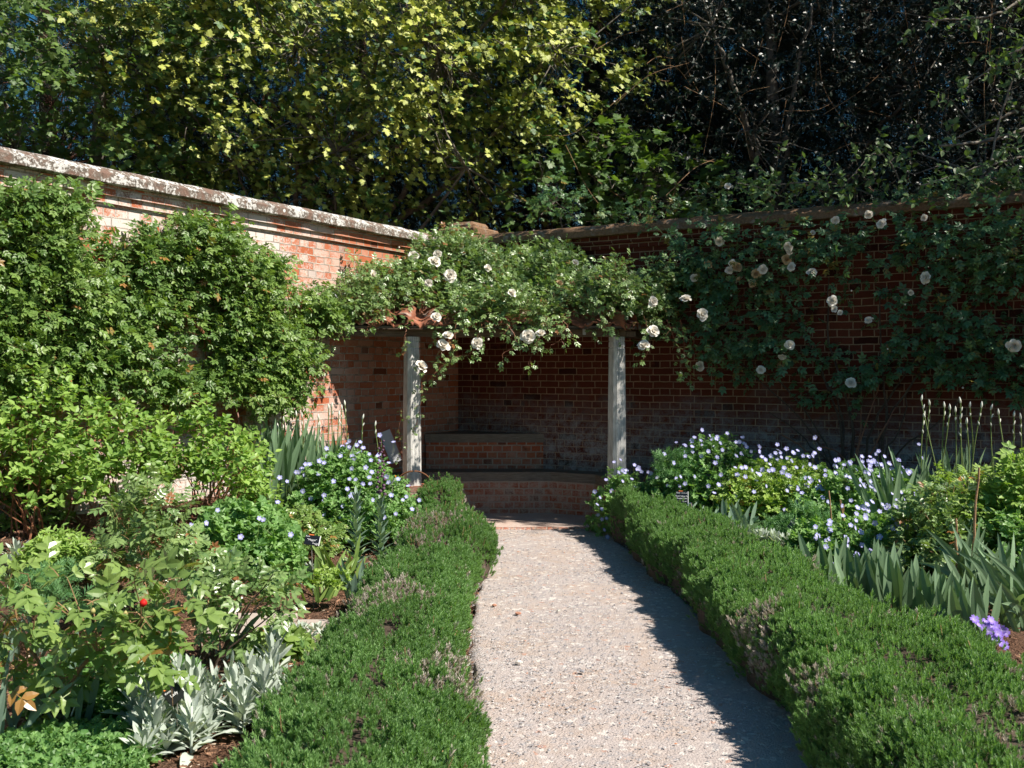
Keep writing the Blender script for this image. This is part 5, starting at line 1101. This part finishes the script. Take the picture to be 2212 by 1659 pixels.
# woolly silver plants
def silver(name_lab, spots, seed, s=1.0, nros=None):
    reseed(seed); root = thing("lambs_ear", name_lab, "silver plant", "woolly silver lamb's ear clumps"); m = M()
    for dx, dyb, Y, h in spots:
        p = at(dx, dyb, Y); b = np.array([p[0], Y, float(gz(p[0], Y))]); n = 16; az = np.arange(n) * 2.4 + rng.random() * 6; f = np.arange(n) / n
        B = b + np.stack([np.cos(az) * .008, np.sin(az) * .008, f * h + .01], -1); ln = 1.3 - f * .95
        D = nrm(np.stack([np.cos(az) * ln, np.sin(az) * ln, .55 + f], -1)); L = (.145 - .075 * f) * s * rng.uniform(.85, 1.15, n)
        bv = -UP * (.45 * rng.random(n) * (1.1 - f))[:, None] + np.zeros((n, 3)); Nn = nrm(UP + D * -.4 + rng.normal(0, .15, (n, 3))); strips(m, B, D, Nn, L, L * .29, ear_prof, bv, 5, .22, r=rng.uniform(.3, 1, n))
        tubes(m, np.stack([b, b + UP * h * .5, b + UP * (h + .01)])[None], .006, 6)
    m.build("leaves", MAT['silver'], root, smoothf=True)
reseed(110); sp = []
for k in range(70):
    f = rng.random(); dx = 290 + 320 * f + rng.normal(0, 12); dyb = 1640 - 110 * f + rng.uniform(-45, 60) - 20; Y = (EYE) * FPX / max((dyb * K - HZ), 1); sp.append((dx, dyb, Y, rng.uniform(.04, .24)))
silver("large clump of woolly silver leaves beside the clipped hedge in the foreground", sp, 111, 1.0)
silver("small silver leaved plant lying over the edge of the sandstone slab", [(620 + 16 * k, 1384 + rng.uniform(-6, 6), 5.9 + rng.uniform(-.1, .1), .02) for k in range(6)], 112, .8)
silver("silver leaved plant under the arching rose on the mulch by the picture's edge", [(35, 1195, 6.6, .09), (20, 1200, 6.5, .03), (50, 1200, 6.6, .02)], 113, 1.1)
silver("pair of silver rosettes in front of the lobed cranesbill and rose leaves", [(590, 1150, 7.3, .08), (620, 1160, 7.3, .04), (605, 1165, 7.2, .02), (670, 1140, 7.6, .04)], 114, 1.1)
silver("drift of woolly silver leaves behind the long hedge in front of the blue flowers", [(1490 + 250 * f + rng.normal(0, 8), 1135 + 75 * f + rng.uniform(-12, 14), 8.6 - 1.0 * f, rng.uniform(.01, .10)) for f in rng.random(34)], 115, .95)
# blue green lilies with a dusky flower spike
def lily(label, dx, dyb, Y, dtop, seed, spike=None):
    reseed(seed); p = at(dx, dtop, Y); g = float(gz(p[0], Y)); root = thing("fritillary", label, "fritillary", "blue green fritillaries", (p[0], Y, g)); h = p[2] - g; m = M(); n = 62
    f = np.linspace(.05, 1, n); az = np.arange(n) * 2.4; B = np.stack([0 * f, 0 * f, f * h], -1); D = nrm(np.stack([np.cos(az), np.sin(az), .35 + f * 1.3], -1)); L = .19 - .10 * f; bv = np.stack([0 * f, 0 * f, -.35 * (1 - f)], -1)
    strips(m, B, D, nrm(UP - D * .2), L, L * .26, ear_prof, bv, 4, .2, r=rng.random(n)); m.build("leaves", MAT['lily'], root, smoothf=True)
    top = np.array([.0, 0, h + .02]); m = M(); e = top if spike is None else at(*spike, Y) - [p[0], Y, g]
    tubes(m, np.stack([np.array([0, 0, -.03]), np.array([0, 0, h * .6]), e])[None], [[.007, .005, .002]], 6); m.build("stem", MAT['stem_g'], root)
    if spike is not None:
        m = M(); k = 30; f = np.linspace(.0, 1, k); az = np.arange(k) * 2.4; c = top + (e - top) * (.12 + .88 * f)[:, None] + np.stack([np.cos(az), np.sin(az), 0 * f], -1) * (.026 * (1 - f * .5))[:, None]
        V, F, g_ = T_ell(6, 4, -.5); inst(m, (V, F, g_), c, np.stack([np.cos(az) * .4, np.sin(az) * .4, -1 + 0 * f], -1), np.tile([[1., 0, 0]], (k, 1)), np.stack([.026 - .010 * f] * 1 + [.030 - .012 * f] + [.026 - .010 * f], -1)); m.build("flower_spike", MAT['p_purple'], root, smoothf=True)
lily("blue green leafy fritillary without flowers before the blue flowered mound", 770, 1215, 7.4, 1072, 121)
lily("blue green fritillary bearing a tall dusky purple flower spike", 822, 1210, 7.5, 1085, 122, (824, 950))

# --- shaded wall bed
rt, inf = shrub("cranesbill", "dark leaved cranesbill with blue flowers at the foot of the shaded wall by the hoops", "cranesbill", 1540, 9.5, 955, 1130, 300, .5, 1000, TG, .06, MAT['ger'], MAT['stem_g'], 131, nl=3, L=.10, group=GG, nst=4, rc=.35, lump=.35)
flowers_on(rt, inf, 62, pts=[(1500, 945), (1495, 965), (1530, 975), (1515, 985), (1560, 972), (1480, 985), (1545, 1000), (1590, 985), (1500, 1030), (1480, 1045), (1530, 1050), (1575, 1040), (1490, 1090), (1455, 1000), (1470, 1030), (1610, 960), (1640, 965)], seed=4)
shrub("euphorbia", "upright feathery euphorbia beside the blue flowers near the shelter", "euphorbia", 1465, 9.3, 965, 1100, 120, .22, 90, TFROND, .19, MAT['frond'], MAT['stem_g'], 132, nl=3, L=.16, nst=0, upd=2.5, rc=.4)
rt, inf = shrub("cranesbill", "yellow green cranesbill mound with blue flowers in the middle of the shaded wall bed", "cranesbill", 1700, 8.9, 985, 1160, 330, .55, 1150, TG, .06, MAT['ger_y'], MAT['stem_g'], 133, nl=3, L=.10, group=GG, nst=4, rc=.45, lump=.4)
flowers_on(rt, inf, 80, pts=[(1590, 955), (1640, 975), (1665, 985), (1700, 990), (1735, 985), (1760, 945), (1770, 970), (1720, 1010), (1760, 1010), (1690, 1020), (1640, 1025), (1610, 1030), (1655, 1050), (1700, 1060), (1745, 1050), (1770, 1040), (1800, 1030)], seed=5)
rt, inf = shrub("cranesbill", "cranesbill mound with blue flowers in front of the fanned woody stems", "cranesbill", 1870, 8.4, 1000, 1170, 340, .55, 1200, TG, .06, MAT['ger'], MAT['stem_g'], 134, nl=3, L=.10, group=GG, nst=4, rc=.6, lump=.4)
flowers_on(rt, inf, 98, pts=[(1820, 1010), (1835, 1000), (1850, 1015), (1870, 1020), (1880, 1040), (1900, 1030), (1925, 1035), (1860, 1050), (1920, 1000), (1990, 990), (1985, 960), (1965, 1020), (1940, 1040)], seed=6)
rt, inf = shrub("cranesbill", "nearest cranesbill mound crowded with blue flowers behind the broad iris row", "cranesbill", 1920, 7.2, 1100, 1280, 400, .45, 1500, TG, .062, MAT['ger'], MAT['stem_g'], 135, nl=3, L=.10, group=GG, nst=4, rc=.6, lump=.4)
flowers_on(rt, inf, 100, pts=[(1850, 1110), (1870, 1120), (1890, 1130), (1900, 1105), (1930, 1120), (1960, 1115), (1985, 1130), (1940, 1150), (1900, 1160), (1860, 1150), (1830, 1180), (1850, 1200), (1880, 1190), (1910, 1195), (1935, 1190), (1970, 1180), (2010, 1190), (2030, 1165), (1995, 1210), (1820, 1210), (1800, 1220), (1950, 1210), (1900, 1225), (2050, 1130), (2075, 1190), (2120, 1190), (2110, 1190), (1780, 1235), (1840, 1255)], seed=7)
shrub("euphorbia", "feathery euphorbia stems next to the tilted label and silver drift", "euphorbia", 1760, 8.0, 1080, 1190, 120, .2, 80, TFROND, .17, MAT['frond'], MAT['stem_g'], 136, nl=3, L=.14, nst=0, upd=1.5, rc=.35)
shrub("euphorbia", "short feathery euphorbia tuft between the silver drift and the yellow green mound", "euphorbia", 1680, 8.2, 1110, 1175, 90, .15, 34, TFROND, .15, MAT['frond'], MAT['stem_g'], 137, nl=3, L=.10, nst=0, upd=1.5, rc=.35)
shrub("rose_bush", "rose bush with orange tinted young leaves on tall prickly stems in the shaded wall bed", "rose bush", 2070, 6.9, 985, 1200, 240, .34, 230, TP7, .11, MAT['ger_y'], MAT['stem_tan'], 138, nl=4, L=.14, nst=12, inner=.5, lump=.35, low=-.4, r0=.010, rc=.3)
shrub("rose_bush", "deep green rose bush growing through the orange tinted one by the iris buds", "rose bush", 2040, 6.7, 1030, 1200, 210, .28, 190, TP5, .10, MAT['rose'], MAT['stem_tan'], 139, nl=4, L=.14, nst=6, inner=.5, lump=.35, low=-.4, r0=.010, rc=.3)
shrub("rose_bush", "light green rose bush at the frame edge below the iris buds", "rose bush", 2215, 6.7, 975, 1150, 150, .3, 260, TP5, .12, MAT['shrub'], MAT['stem_tan'], 140, nl=4, L=.14, nst=6, inner=.5, lump=.3, low=-.3)
shrub("leafy_shrub", "mixed dark undergrowth below the frame edge rose and daylily leaves", "shrub", 2230, 6.4, 1090, 1260, 260, .4, 500, TG, .06, MAT['ger'], MAT['stem_g'], 141, nl=3, L=.10, nst=0, rc=.4)
def bare_rose_stems():
    reseed(142); root = thing("rose_canes", "pair of tan prickly bare rose stems rising through the crowded blue flowers", "rose stems"); m = M()
    for a, b in (((1800, 1235, 7.6), (1790, 1060, 7.6)), ((1808, 1235, 7.6), (1822, 1090, 7.6)), ((1850, 1200, 7.3), (1815, 1080, 7.3)), ((2075, 1300, 6.0), (2065, 1120, 6.1)), ((2100, 1260, 6.0), (2115, 1010, 6.1)), ((2088, 1270, 6.1), (2070, 1150, 6.1))):
        m = M(); limb(m, [at(*a), (at(*a) + at(*b)) / 2 + rng.normal(0, .015, 3), at(*b)], .009, .006, 12, 6, .008); m.build("cane", MAT['stem_tan'], root)
bare_rose_stems()
rt, inf = shrub("cranesbill", "small cranesbill with pale flowers spilling over the path beside the shelter pier", "cranesbill", 1345, 9.8, 1010, 1165, 130, .32, 480, TG, .055, MAT['ger'], MAT['stem_g'], 143, nl=3, L=.09, group=GG, nst=3, rc=.65)
flowers_on(rt, inf, 34, pts=[(1285, 1062), (1296, 1075), (1300, 1100), (1310, 1120), (1320, 1060), (1330, 1075), (1345, 1040), (1365, 1035), (1290, 1090), (1305, 1145), (1312, 1160), (1340, 1110), (1400, 1020), (1420, 1040), (1380, 1010)], seed=8)
def purple_cluster():
    reseed(144); p = at(2137, 1362, 4.55); root = thing("violet_cranesbill", "cluster of vivid violet flowers poking through the end of the long hedge", "violet flowers", None, tuple(p)); m = M()
    for dx, dy in ((2105, 1338), (2112, 1350), (2128, 1345), (2140, 1340), (2150, 1352), (2135, 1362), (2155, 1368), (2165, 1360), (2172, 1366), (2148, 1378), (2160, 1388), (2170, 1394), (2142, 1352), (2128, 1358), (2158, 1374)):
        q = at(dx, dy, 4.5 + rng.normal(0, .03)); z = nrm(np.array([.2, -.9, .6]) + rng.normal(0, .35, 3)); put_mesh(FL_V, "flower", root, q, z, rng.random() * 6, .023)
        tubes(m, np.stack([q - p - z * .003, (q - p) * .5 - UP * .06, np.array([0, .05, -.3])])[None], .0015, 3)
    m.build("flower_stem", MAT['stem_g'], root)  # only the stems of the violet flowers
purple_cluster()
def fallen():
    reseed(145); root = thing("yellow_leaf", "large curled yellow leaf lying at the mulch edge behind the long hedge", "fallen leaf"); p = at(1722, 1212, 7.6); m = M(); strips(m, [p, p + [.05, -.02, 0]], [[-1, -.2, .5], [.8, -.3, .5]], [[0, -.4, 1]] * 2, [.14, .10], [.07, .05], ear_prof, [[0, 0, -.4]] * 2, 5, .3)
    m.build("leaf", MAT['ger_y'], root)
fallen()
# ---------------------------------------------------------------- trees beyond the walls
def behind(x, y):     # metres behind both wall lines (positive = beyond)
    nL = (x - CX) * WB - (y - CY) * WA; nR = -(x - CX) * WA - (y - CY) * WB
    return -np.minimum(nL, nR)
def crown_pts(fn, box_, n, thr, fr, seed, flat=1.6, soft=.12):
    """points in a box where shape fn(P) >= 0 and clump noise passes"""
    lo, hi = np.array(box_[0], float), np.array(box_[1], float); out = []; c = 0; dd = []
    while c < n:
        P = lo + (hi - lo) * rng.random((n, 3)); d = fbm(P * [1, 1, flat], fr, seed); k = (d + rng.random(n) * soft > thr) & fn(P); out.append(P[k]); dd.append(d[k]); c += k.sum()
        if len(out) > 60: break
    return np.concatenate(out)[:n], np.concatenate(dd)[:n]
def tree_limbs(ms, base, hubs, r, seed, sides=8, lead=None):
    base = np.array(base, float)
    for h in hubs:
        h = np.array(h, float); s = base + UP * (h[2] - base[2]) * rng.uniform(.25, .6); mid = (s + h) / 2 + rng.normal(0, .25, 3) + UP * .15
        limb(ms, [s, mid, h], r * rng.uniform(.35, .6), r * .12, 18, sides, .08)
def twigs_to(ms, P, hubs, r0, k, far=1.8):
    H = np.array(hubs, float); j = rng.choice(len(P), k, replace=False)
    d = np.linalg.norm(P[j][:, None] - H[None], axis=-1); a = H[d.argmin(1)]; ok = d.min(1) < far; a = a[ok]; b = P[j][ok]; L = np.linalg.norm(b - a, axis=1)[:, None]
    m1 = a + (b - a) * .35 + rng.normal(0, .12, a.shape) * L; m2 = a + (b - a) * .7 + rng.normal(0, .10, a.shape) * L
    tubes(ms, np.stack([a, m1, m2, b], 1), np.array([[1, .75, .5, .3]]) * r0, 5)
def sycamore():
    reseed(201)
    # bright overhanging sycamore: layered sprays reaching over the wall corner
    root = thing("sycamore_tree", "sunlit yellow green sycamore with hanging tassels spreading over the wall corner", "tree", None, (-3.2, 16.2, 0)); off = -np.array([-3.2, 16.2, 0])
    ml, ms, mt = M(), M(), M()
    def fn(P):
        x, y, z = P[:, 0], P[:, 1], P[:, 2]; u = x / y * FPX + 512; v = HZ - (z - EYE) / y * FPX      # only used to read the crown's outline at its own distance
        e1 = ((x + 2.2) / 4.3) ** 2 + ((y - 14.3) / 2.2) ** 2 + ((z - 6.6) / 3.1) ** 2 < 1
        low = z > np.interp(x, [-7, -4.5, -3, -1.5, -.6, .3, 1.2, 2.2], [5.2, 3.7, 3.45, 3.35, 3.35, 4.2, 5.0, 5.9])
        return e1 & low & (behind(x, y) > .25 - (z - 3.2) * .35)
    P, d = crown_pts(fn, ((-6.6, 12.0, 3.3), (2.3, 16.4, 8.2)), 4000, .57, 1.15, 7, 2.4, .08)
    front = (P[:, 1] < 15.2); n = len(P)
    D = nrm(np.array([.25, -.65, -.05]) + rng.normal(0, .5, (n, 3)) * [1, 1, .5])
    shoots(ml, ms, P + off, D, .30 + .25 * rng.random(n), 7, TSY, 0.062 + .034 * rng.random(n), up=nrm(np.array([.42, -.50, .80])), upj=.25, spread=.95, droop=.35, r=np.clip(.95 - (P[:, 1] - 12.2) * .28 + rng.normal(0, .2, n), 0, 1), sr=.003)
    # tassels
    k = 900; j = rng.integers(0, n, k); A = P[j] + off + D[j] * .3 + rng.normal(0, .08, (k, 3)); bead = T_ell(5, 4); q = np.repeat(A, 5, 0) + np.tile(np.stack([np.zeros(5), np.zeros(5), -np.arange(5) * .019 - .01], -1), (k, 1)) + rng.normal(0, .004, (k * 5, 3))
    inst(mt, bead, q, np.tile([[0, 0, -1.]], (k * 5, 1)), np.tile([[0, 1., 0]], (k * 5, 1)), np.stack([np.tile(.024 - .003 * np.arange(5), k), np.full(k * 5, .024), np.tile(.024 - .003 * np.arange(5), k)], -1))
    hubs = [(-5.5, 15, 6), (-4, 14.5, 4.6), (-3, 14, 6.2), (-2.4, 13.6, 4.6), (-1, 13.8, 5.9), (-.6, 13.2, 4.3), (.6, 13.4, 5.9), (-4.4, 14.2, 7.3), (-1.6, 14, 7.4), (.2, 14, 7.2), (-3.6, 14.6, 3.9)]
    H = [np.array(h) + off for h in hubs]; limb(ms, [(0, 0, -.1), (.05, 0, 2.5), (-.1, -.1, 5), (.2, -.3, 9)], .17, .08, 24, 12, .03); tree_limbs(ms, (0, 0, 0), H, .13, 1); twigs_to(ms, P + off, H, .014, 420)
    ml.build("crown", MAT['syc'], root); mt.build("blossom", MAT['tassel'], root); ms.build("trunk", MAT['bark_grey'], root, smoothf=True)
    # deeper green sycamore at the left
    reseed(202); root = thing("sycamore_tree", "deeper green sycamore behind the lichened coping towards the picture's edge", "tree", None, (-7.0, 16.5, 0)); off = -np.array([-7.0, 16.5, 0]); ml, ms = M(), M()
    def fn2(P): x, y, z = P.T; return (((x + 6.6) / 3.6) ** 2 + ((y - 14.6) / 2.4) ** 2 + ((z - 6.2) / 3.4) ** 2 < 1) & (z > 3.3) & (behind(x, y) > .3)
    P, d = crown_pts(fn2, ((-10, 12, 3.2), (-3, 17, 8.2)), 2100, .54, .9, 17, 2.2); n = len(P); D = nrm(np.array([.25, -.6, -.05]) + rng.normal(0, .5, (n, 3)))
    shoots(ml, ms, P + off, D, 0.4, 7, TSY, .085, up=nrm(np.array([.35, -.4, .85])), upj=.3, droop=.35, r=np.clip(.5 + rng.normal(0, .25, n), 0, 1), sr=.003)
    hubs = [(-7.5, 15, 5), (-6, 14.5, 6.2), (-5, 15, 4.6), (-8, 15, 7)]; H = [np.array(h) + off for h in hubs]; limb(ms, [(0, 0, -.1), (-.1, 0, 3), (.2, 0, 6), (0, 0, 9)], .2, .08, 20, 12, .03); tree_limbs(ms, (0, 0, 0), H, .14, 2); twigs_to(ms, P + off, H, .014, 200)
    ml.build("crown", MAT['syc2'], root); ms.build("trunk", MAT['bark_grey'], root, smoothf=True)
    # lower green shoots at the foot between the trees (in the shade)
    reseed(203); root = thing("sycamore_sapling", "dull green sycamore sapling in the shade behind the wall corner", "tree", None, (1.4, 14.6, 0)); off = -np.array([1.4, 14.6, 0]); ml, ms = M(), M()
    P, d = crown_pts(lambda P: (((P[:, 0] - 1.2) / 2.0) ** 2 + ((P[:, 1] - 14.0) / 1.0) ** 2 + ((P[:, 2] - 4.1) / 1.0) ** 2 < 1) & (behind(P[:, 0], P[:, 1]) > .5), ((-1, 13, 3), (3.4, 15.2, 5.2)), 200, .50, .9, 27, 1.5); n = len(P)
    shoots(ml, ms, P + off, nrm(rng.normal(0, .6, (n, 3)) + [0, -.5, 0]), .35, 6, TSY, .12, up=(0, -.4, 1), upj=.3, droop=.3, r=np.full(n, .3), sr=.003); H = [np.array(h) + off for h in ((.6, 14, 4), (1.8, 14, 4.2), (1.2, 14, 4.9))]; limb(ms, [(0, 0, 0), (.1, 0, 2), (0, 0, 4)], .05, .02, 12, 8, .02); tree_limbs(ms, (0, 0, 1), H, .05, 3); twigs_to(ms, P + off, H, .008, 60)
    ml.build("crown", MAT['syc2'], root); ms.build("trunk", MAT['bark_grey'], root, smoothf=True)
sycamore()
def conifer(label, c, rad, zr, n, seed, thr, hubs, size=.34, fn=None):
    reseed(seed); root = thing("yew_tree", label, "tree", "dark yews beyond the walls", (c[0], c[1], 0)); off = -np.array([c[0], c[1], 0.]); ml, ms = M(), M()
    def f0(P):
        x, y, z = P.T; ok = (((x - c[0]) / rad) ** 2 + ((y - c[1]) / (rad * .8)) ** 2 < 1 - np.clip((z - zr[1] + 3) / 3, 0, 1) ** 2 * .9)
        return ok & (behind(x, y) > .7) & (fn(P) if fn else True)
    P, d = crown_pts(f0, ((c[0] - rad, c[1] - rad, zr[0]), (c[0] + rad, c[1] + rad, zr[1])), n, thr, .8, seed, 1.4, .2); n = len(P)
    nd = (P - np.array([c[0], c[1], 0])) * [1, 1, 0]; D = nrm(nrm(nd) * .6 + [0, -.4, -.45] + rng.normal(0, .4, (n, 3)))
    shoots(ml, None, P + off, D, .5, 5, TYEW, size * (.8 + .5 * rng.random(n)), up=(0, -.3, 1), upj=.5, spread=.8, droop=.4, stem=False)
    H = [np.array(h) + off for h in hubs]; limb(ms, [(0, 0, -.1), (.1, .1, zr[1] * .4), (0, 0, zr[1] * .9)], .32, .1, 24, 12, .05); tree_limbs(ms, (0, 0, 1), H, .28, 2); twigs_to(ms, P + off, H, .02, 220, 3.0)
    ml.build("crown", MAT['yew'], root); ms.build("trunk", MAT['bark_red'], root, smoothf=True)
conifer("dark yew with reddish limbs behind the bright sycamore", (-3.0, 19.5), 4.2, (2.2, 10.5), 8500, 211, .42, [(-6, 17.5, 5.2), (-4.2, 16.6, 6.0), (-1.5, 16.8, 5.5), (-.6, 17, 4.3), (-2.5, 16.8, 7.6)])
conifer("dark yew filling the gap behind the shelter, sky glinting through", (1.6, 19.5), 3.6, (1.5, 11), 4500, 212, .47, [(.5, 17.5, 4.6), (2.5, 17, 5.8), (1.5, 17, 7.5)])
conifer("dark yew at the picture's edge behind the deeper green sycamore", (-9.2, 19.5), 4.0, (2.2, 10.5), 5200, 213, .44, [(-8, 17.5, 5.2), (-10, 17, 6.4), (-7, 17.5, 4.4)])
def holly(label, c, rad, ry, zr, n, seed, thr=.42, group="dark hollies beyond the shaded wall", over=False):
    reseed(seed); root = thing("holly_tree", label, "tree", group, (c[0], c[1], 0)); off = -np.array([c[0], c[1], 0.]); ml, ms = M(), M()
    def f0(P):
        x, y, z = P.T; return (((x - c[0]) / rad) ** 2 + ((y - c[1]) / ry) ** 2 < 1) & (behind(x, y) > (np.where(z > 3.7, -.28, .5) if over else .9)) & ((x > 4.7) | (not over)) & (z < zr[1] - .1 * np.abs(x - c[0]))
    P, d = crown_pts(f0, ((c[0] - rad, c[1] - ry, zr[0]), (c[0] + rad, c[1] + ry, zr[1])), n, thr, .9, seed, 1.0, .2); n = len(P)
    D = nrm(np.array([-.2, -.7, -.1]) + rng.normal(0, .6, (n, 3)))
    shoots(ml, ms, P + off, D, .32, 9, TLw, .062 * (.9 + .4 * rng.random(n)), up=(0, -.6, .8), upj=.7, spread=1.0, droop=.2, sr=.003)
    H = [np.array([c[0] + a * rad, c[1] - ry * .5, z]) + off for a, z in ((-.6, 4), (-.2, 5), (.3, 4.4), (.6, 5.6), (-.4, 6.5), (.1, 7))]; limb(ms, [(0, 0, -.1), (.1, -.1, 3), (-.1, 0, zr[1] * .8)], .2, .06, 20, 10, .05)
    tree_limbs(ms, (0, 0, .5), H, .14, 2); twigs_to(ms, P + off, H, .014, 260, 2.5)
    # long thin hanging and rising shoots on the near side
    k = 55; a = np.stack([c[0] + (rng.random(k) - .5) * 1.7 * rad, np.full(k, c[1] - ry * .85) + rng.random(k) * .6, rng.uniform(3.2, 6.5, k)], -1); a[:, 1] = np.maximum(a[:, 1], 12.2 - .6067 * (a[:, 0] + .66) + 1.1)
    e = a + np.stack([rng.normal(0, .5, k), rng.normal(-.1, .15, k), rng.normal(.2, .7, k)], -1); mid = (a + e) / 2 + rng.normal(0, .12, (k, 3)); q2 = np.stack([curve_pts([a_, m_, e_], 12) for a_, m_, e_ in zip(a, mid, e)]); tubes(m3 := M(), q2 + off, .0035, 4); m3.build("shoot", MAT['stem_tan'], root)
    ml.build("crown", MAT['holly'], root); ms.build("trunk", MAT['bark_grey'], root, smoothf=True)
holly("nearly black glossy holly directly behind the shaded wall and roses", (4.0, 15.2), 2.9, 2.2, (1.5, 9.5), 5200, 221)
holly("dark holly standing behind the brown coping with tan twigs", (7.6, 13.4), 3.0, 2.4, (1.5, 9.5), 5200, 222)
holly("big dark holly leaning over the coping beyond the picture's edge", (8.4, 8.6), 4.0, 3.2, (2, 10), 5200, 223, over=True)  # off-frame crown, added and shaped to shade the climbers and the other hollies
conifer("black yew mass deep behind the glossy hollies", (6.5, 18.5), 5.2, (1.5, 12), 11000, 214, .28, [(4, 16.5, 5), (6, 16.2, 6.5), (8, 16.5, 5)], .42)
conifer("second black yew deep behind the hollies nearer the picture's edge", (12.5, 17.5), 4.5, (1.5, 12), 6500, 215, .28, [(11, 15.5, 5), (13, 15.2, 6.5)], .42)
def hazel():
    reseed(231); root = thing("hazel_tree", "light green hazel boughs reaching over the shaded wall from the picture's edge", "tree", None, (6.9, 9.9, 0)); off = -np.array([6.9, 9.9, 0.]); ml, ms = M(), M(); P = []
    def bough(pts, r0, r1, n, spread):
        p = limb(ms, [at(*q) + off for q in pts], r0, r1, 20, 7, .02); j = rng.integers(len(p) // 3, len(p), n); P.append(p[j] + rng.normal(0, spread, (n, 3)))
    bough([(2330, 240, 9.6), (2150, 300, 9.5), (2030, 315, 9.4)], .030, .010, 10, .12); bough([(2330, 190, 9.8), (2180, 245, 9.7), (2060, 300, 9.6)], .025, .008, 10, .12)
    bough([(2300, -60, 9.6), (2150, 30, 9.4), (1990, 45, 9.3)], .02, .006, 34, .16); bough([(2300, 60, 9.6), (2180, 120, 9.4), (2070, 200, 9.3)], .02, .006, 32, .14)
    bough([(2120, 560, 9.4), (2150, 300, 9.4), (2230, 40, 9.5)], .014, .008, 10, .15); bough([(1960, 420, 9.7), (1900, 330, 9.7), (1830, 390, 9.6)], .008, .004, 26, .14); bough([(2260, 330, 9.4), (2120, 360, 9.3), (1990, 400, 9.2)], .012, .004, 40, .18)
    bough([(2250, 440, 9.3), (2180, 420, 9.2), (2080, 430, 9.2)], .01, .004, 30, .16); bough([(1880, 420, 9.9), (1780, 395, 9.9), (1650, 400, 10)], .008, .004, 30, .12); bough([(1700, 430, 10.2), (1660, 410, 10.2), (1590, 395, 10.2)], .006, .003, 16, .10)
    bough([(2280, 480, 9.2), (2220, 420, 9.1), (2180, 330, 9.0)], .012, .004, 24, .16)
    limb(ms, [(0, 0, -.1), (0, 0, 2.5), (-.1, 0, 5.5)], .09, .04, 14, 9, .03)
    for q in ((2330, 240, 9.6), (2330, 190, 9.8), (2300, -60, 9.6), (2300, 60, 9.6)):
        e = at(*q) + off; limb(ms, [np.array([0, 0, e[2] * .5]), np.array([-.0, 0, e[2] * .8]), e], .04, .02, 10, 7, .02)
    P = np.concatenate(P); n = len(P); shoots(ml, ms, P, nrm(rng.normal(0, .5, (n, 3)) + [-.3, -.3, .1]), .18, 5, TLw, .075, up=(.2, -.5, .9), upj=.35, spread=.9, r=np.clip(rng.normal(.6, .25, n), 0, 1))
    ml.build("crown", MAT['hazel'], root); ms.build("trunk", MAT['bark_grey'], root, smoothf=True)
hazel()
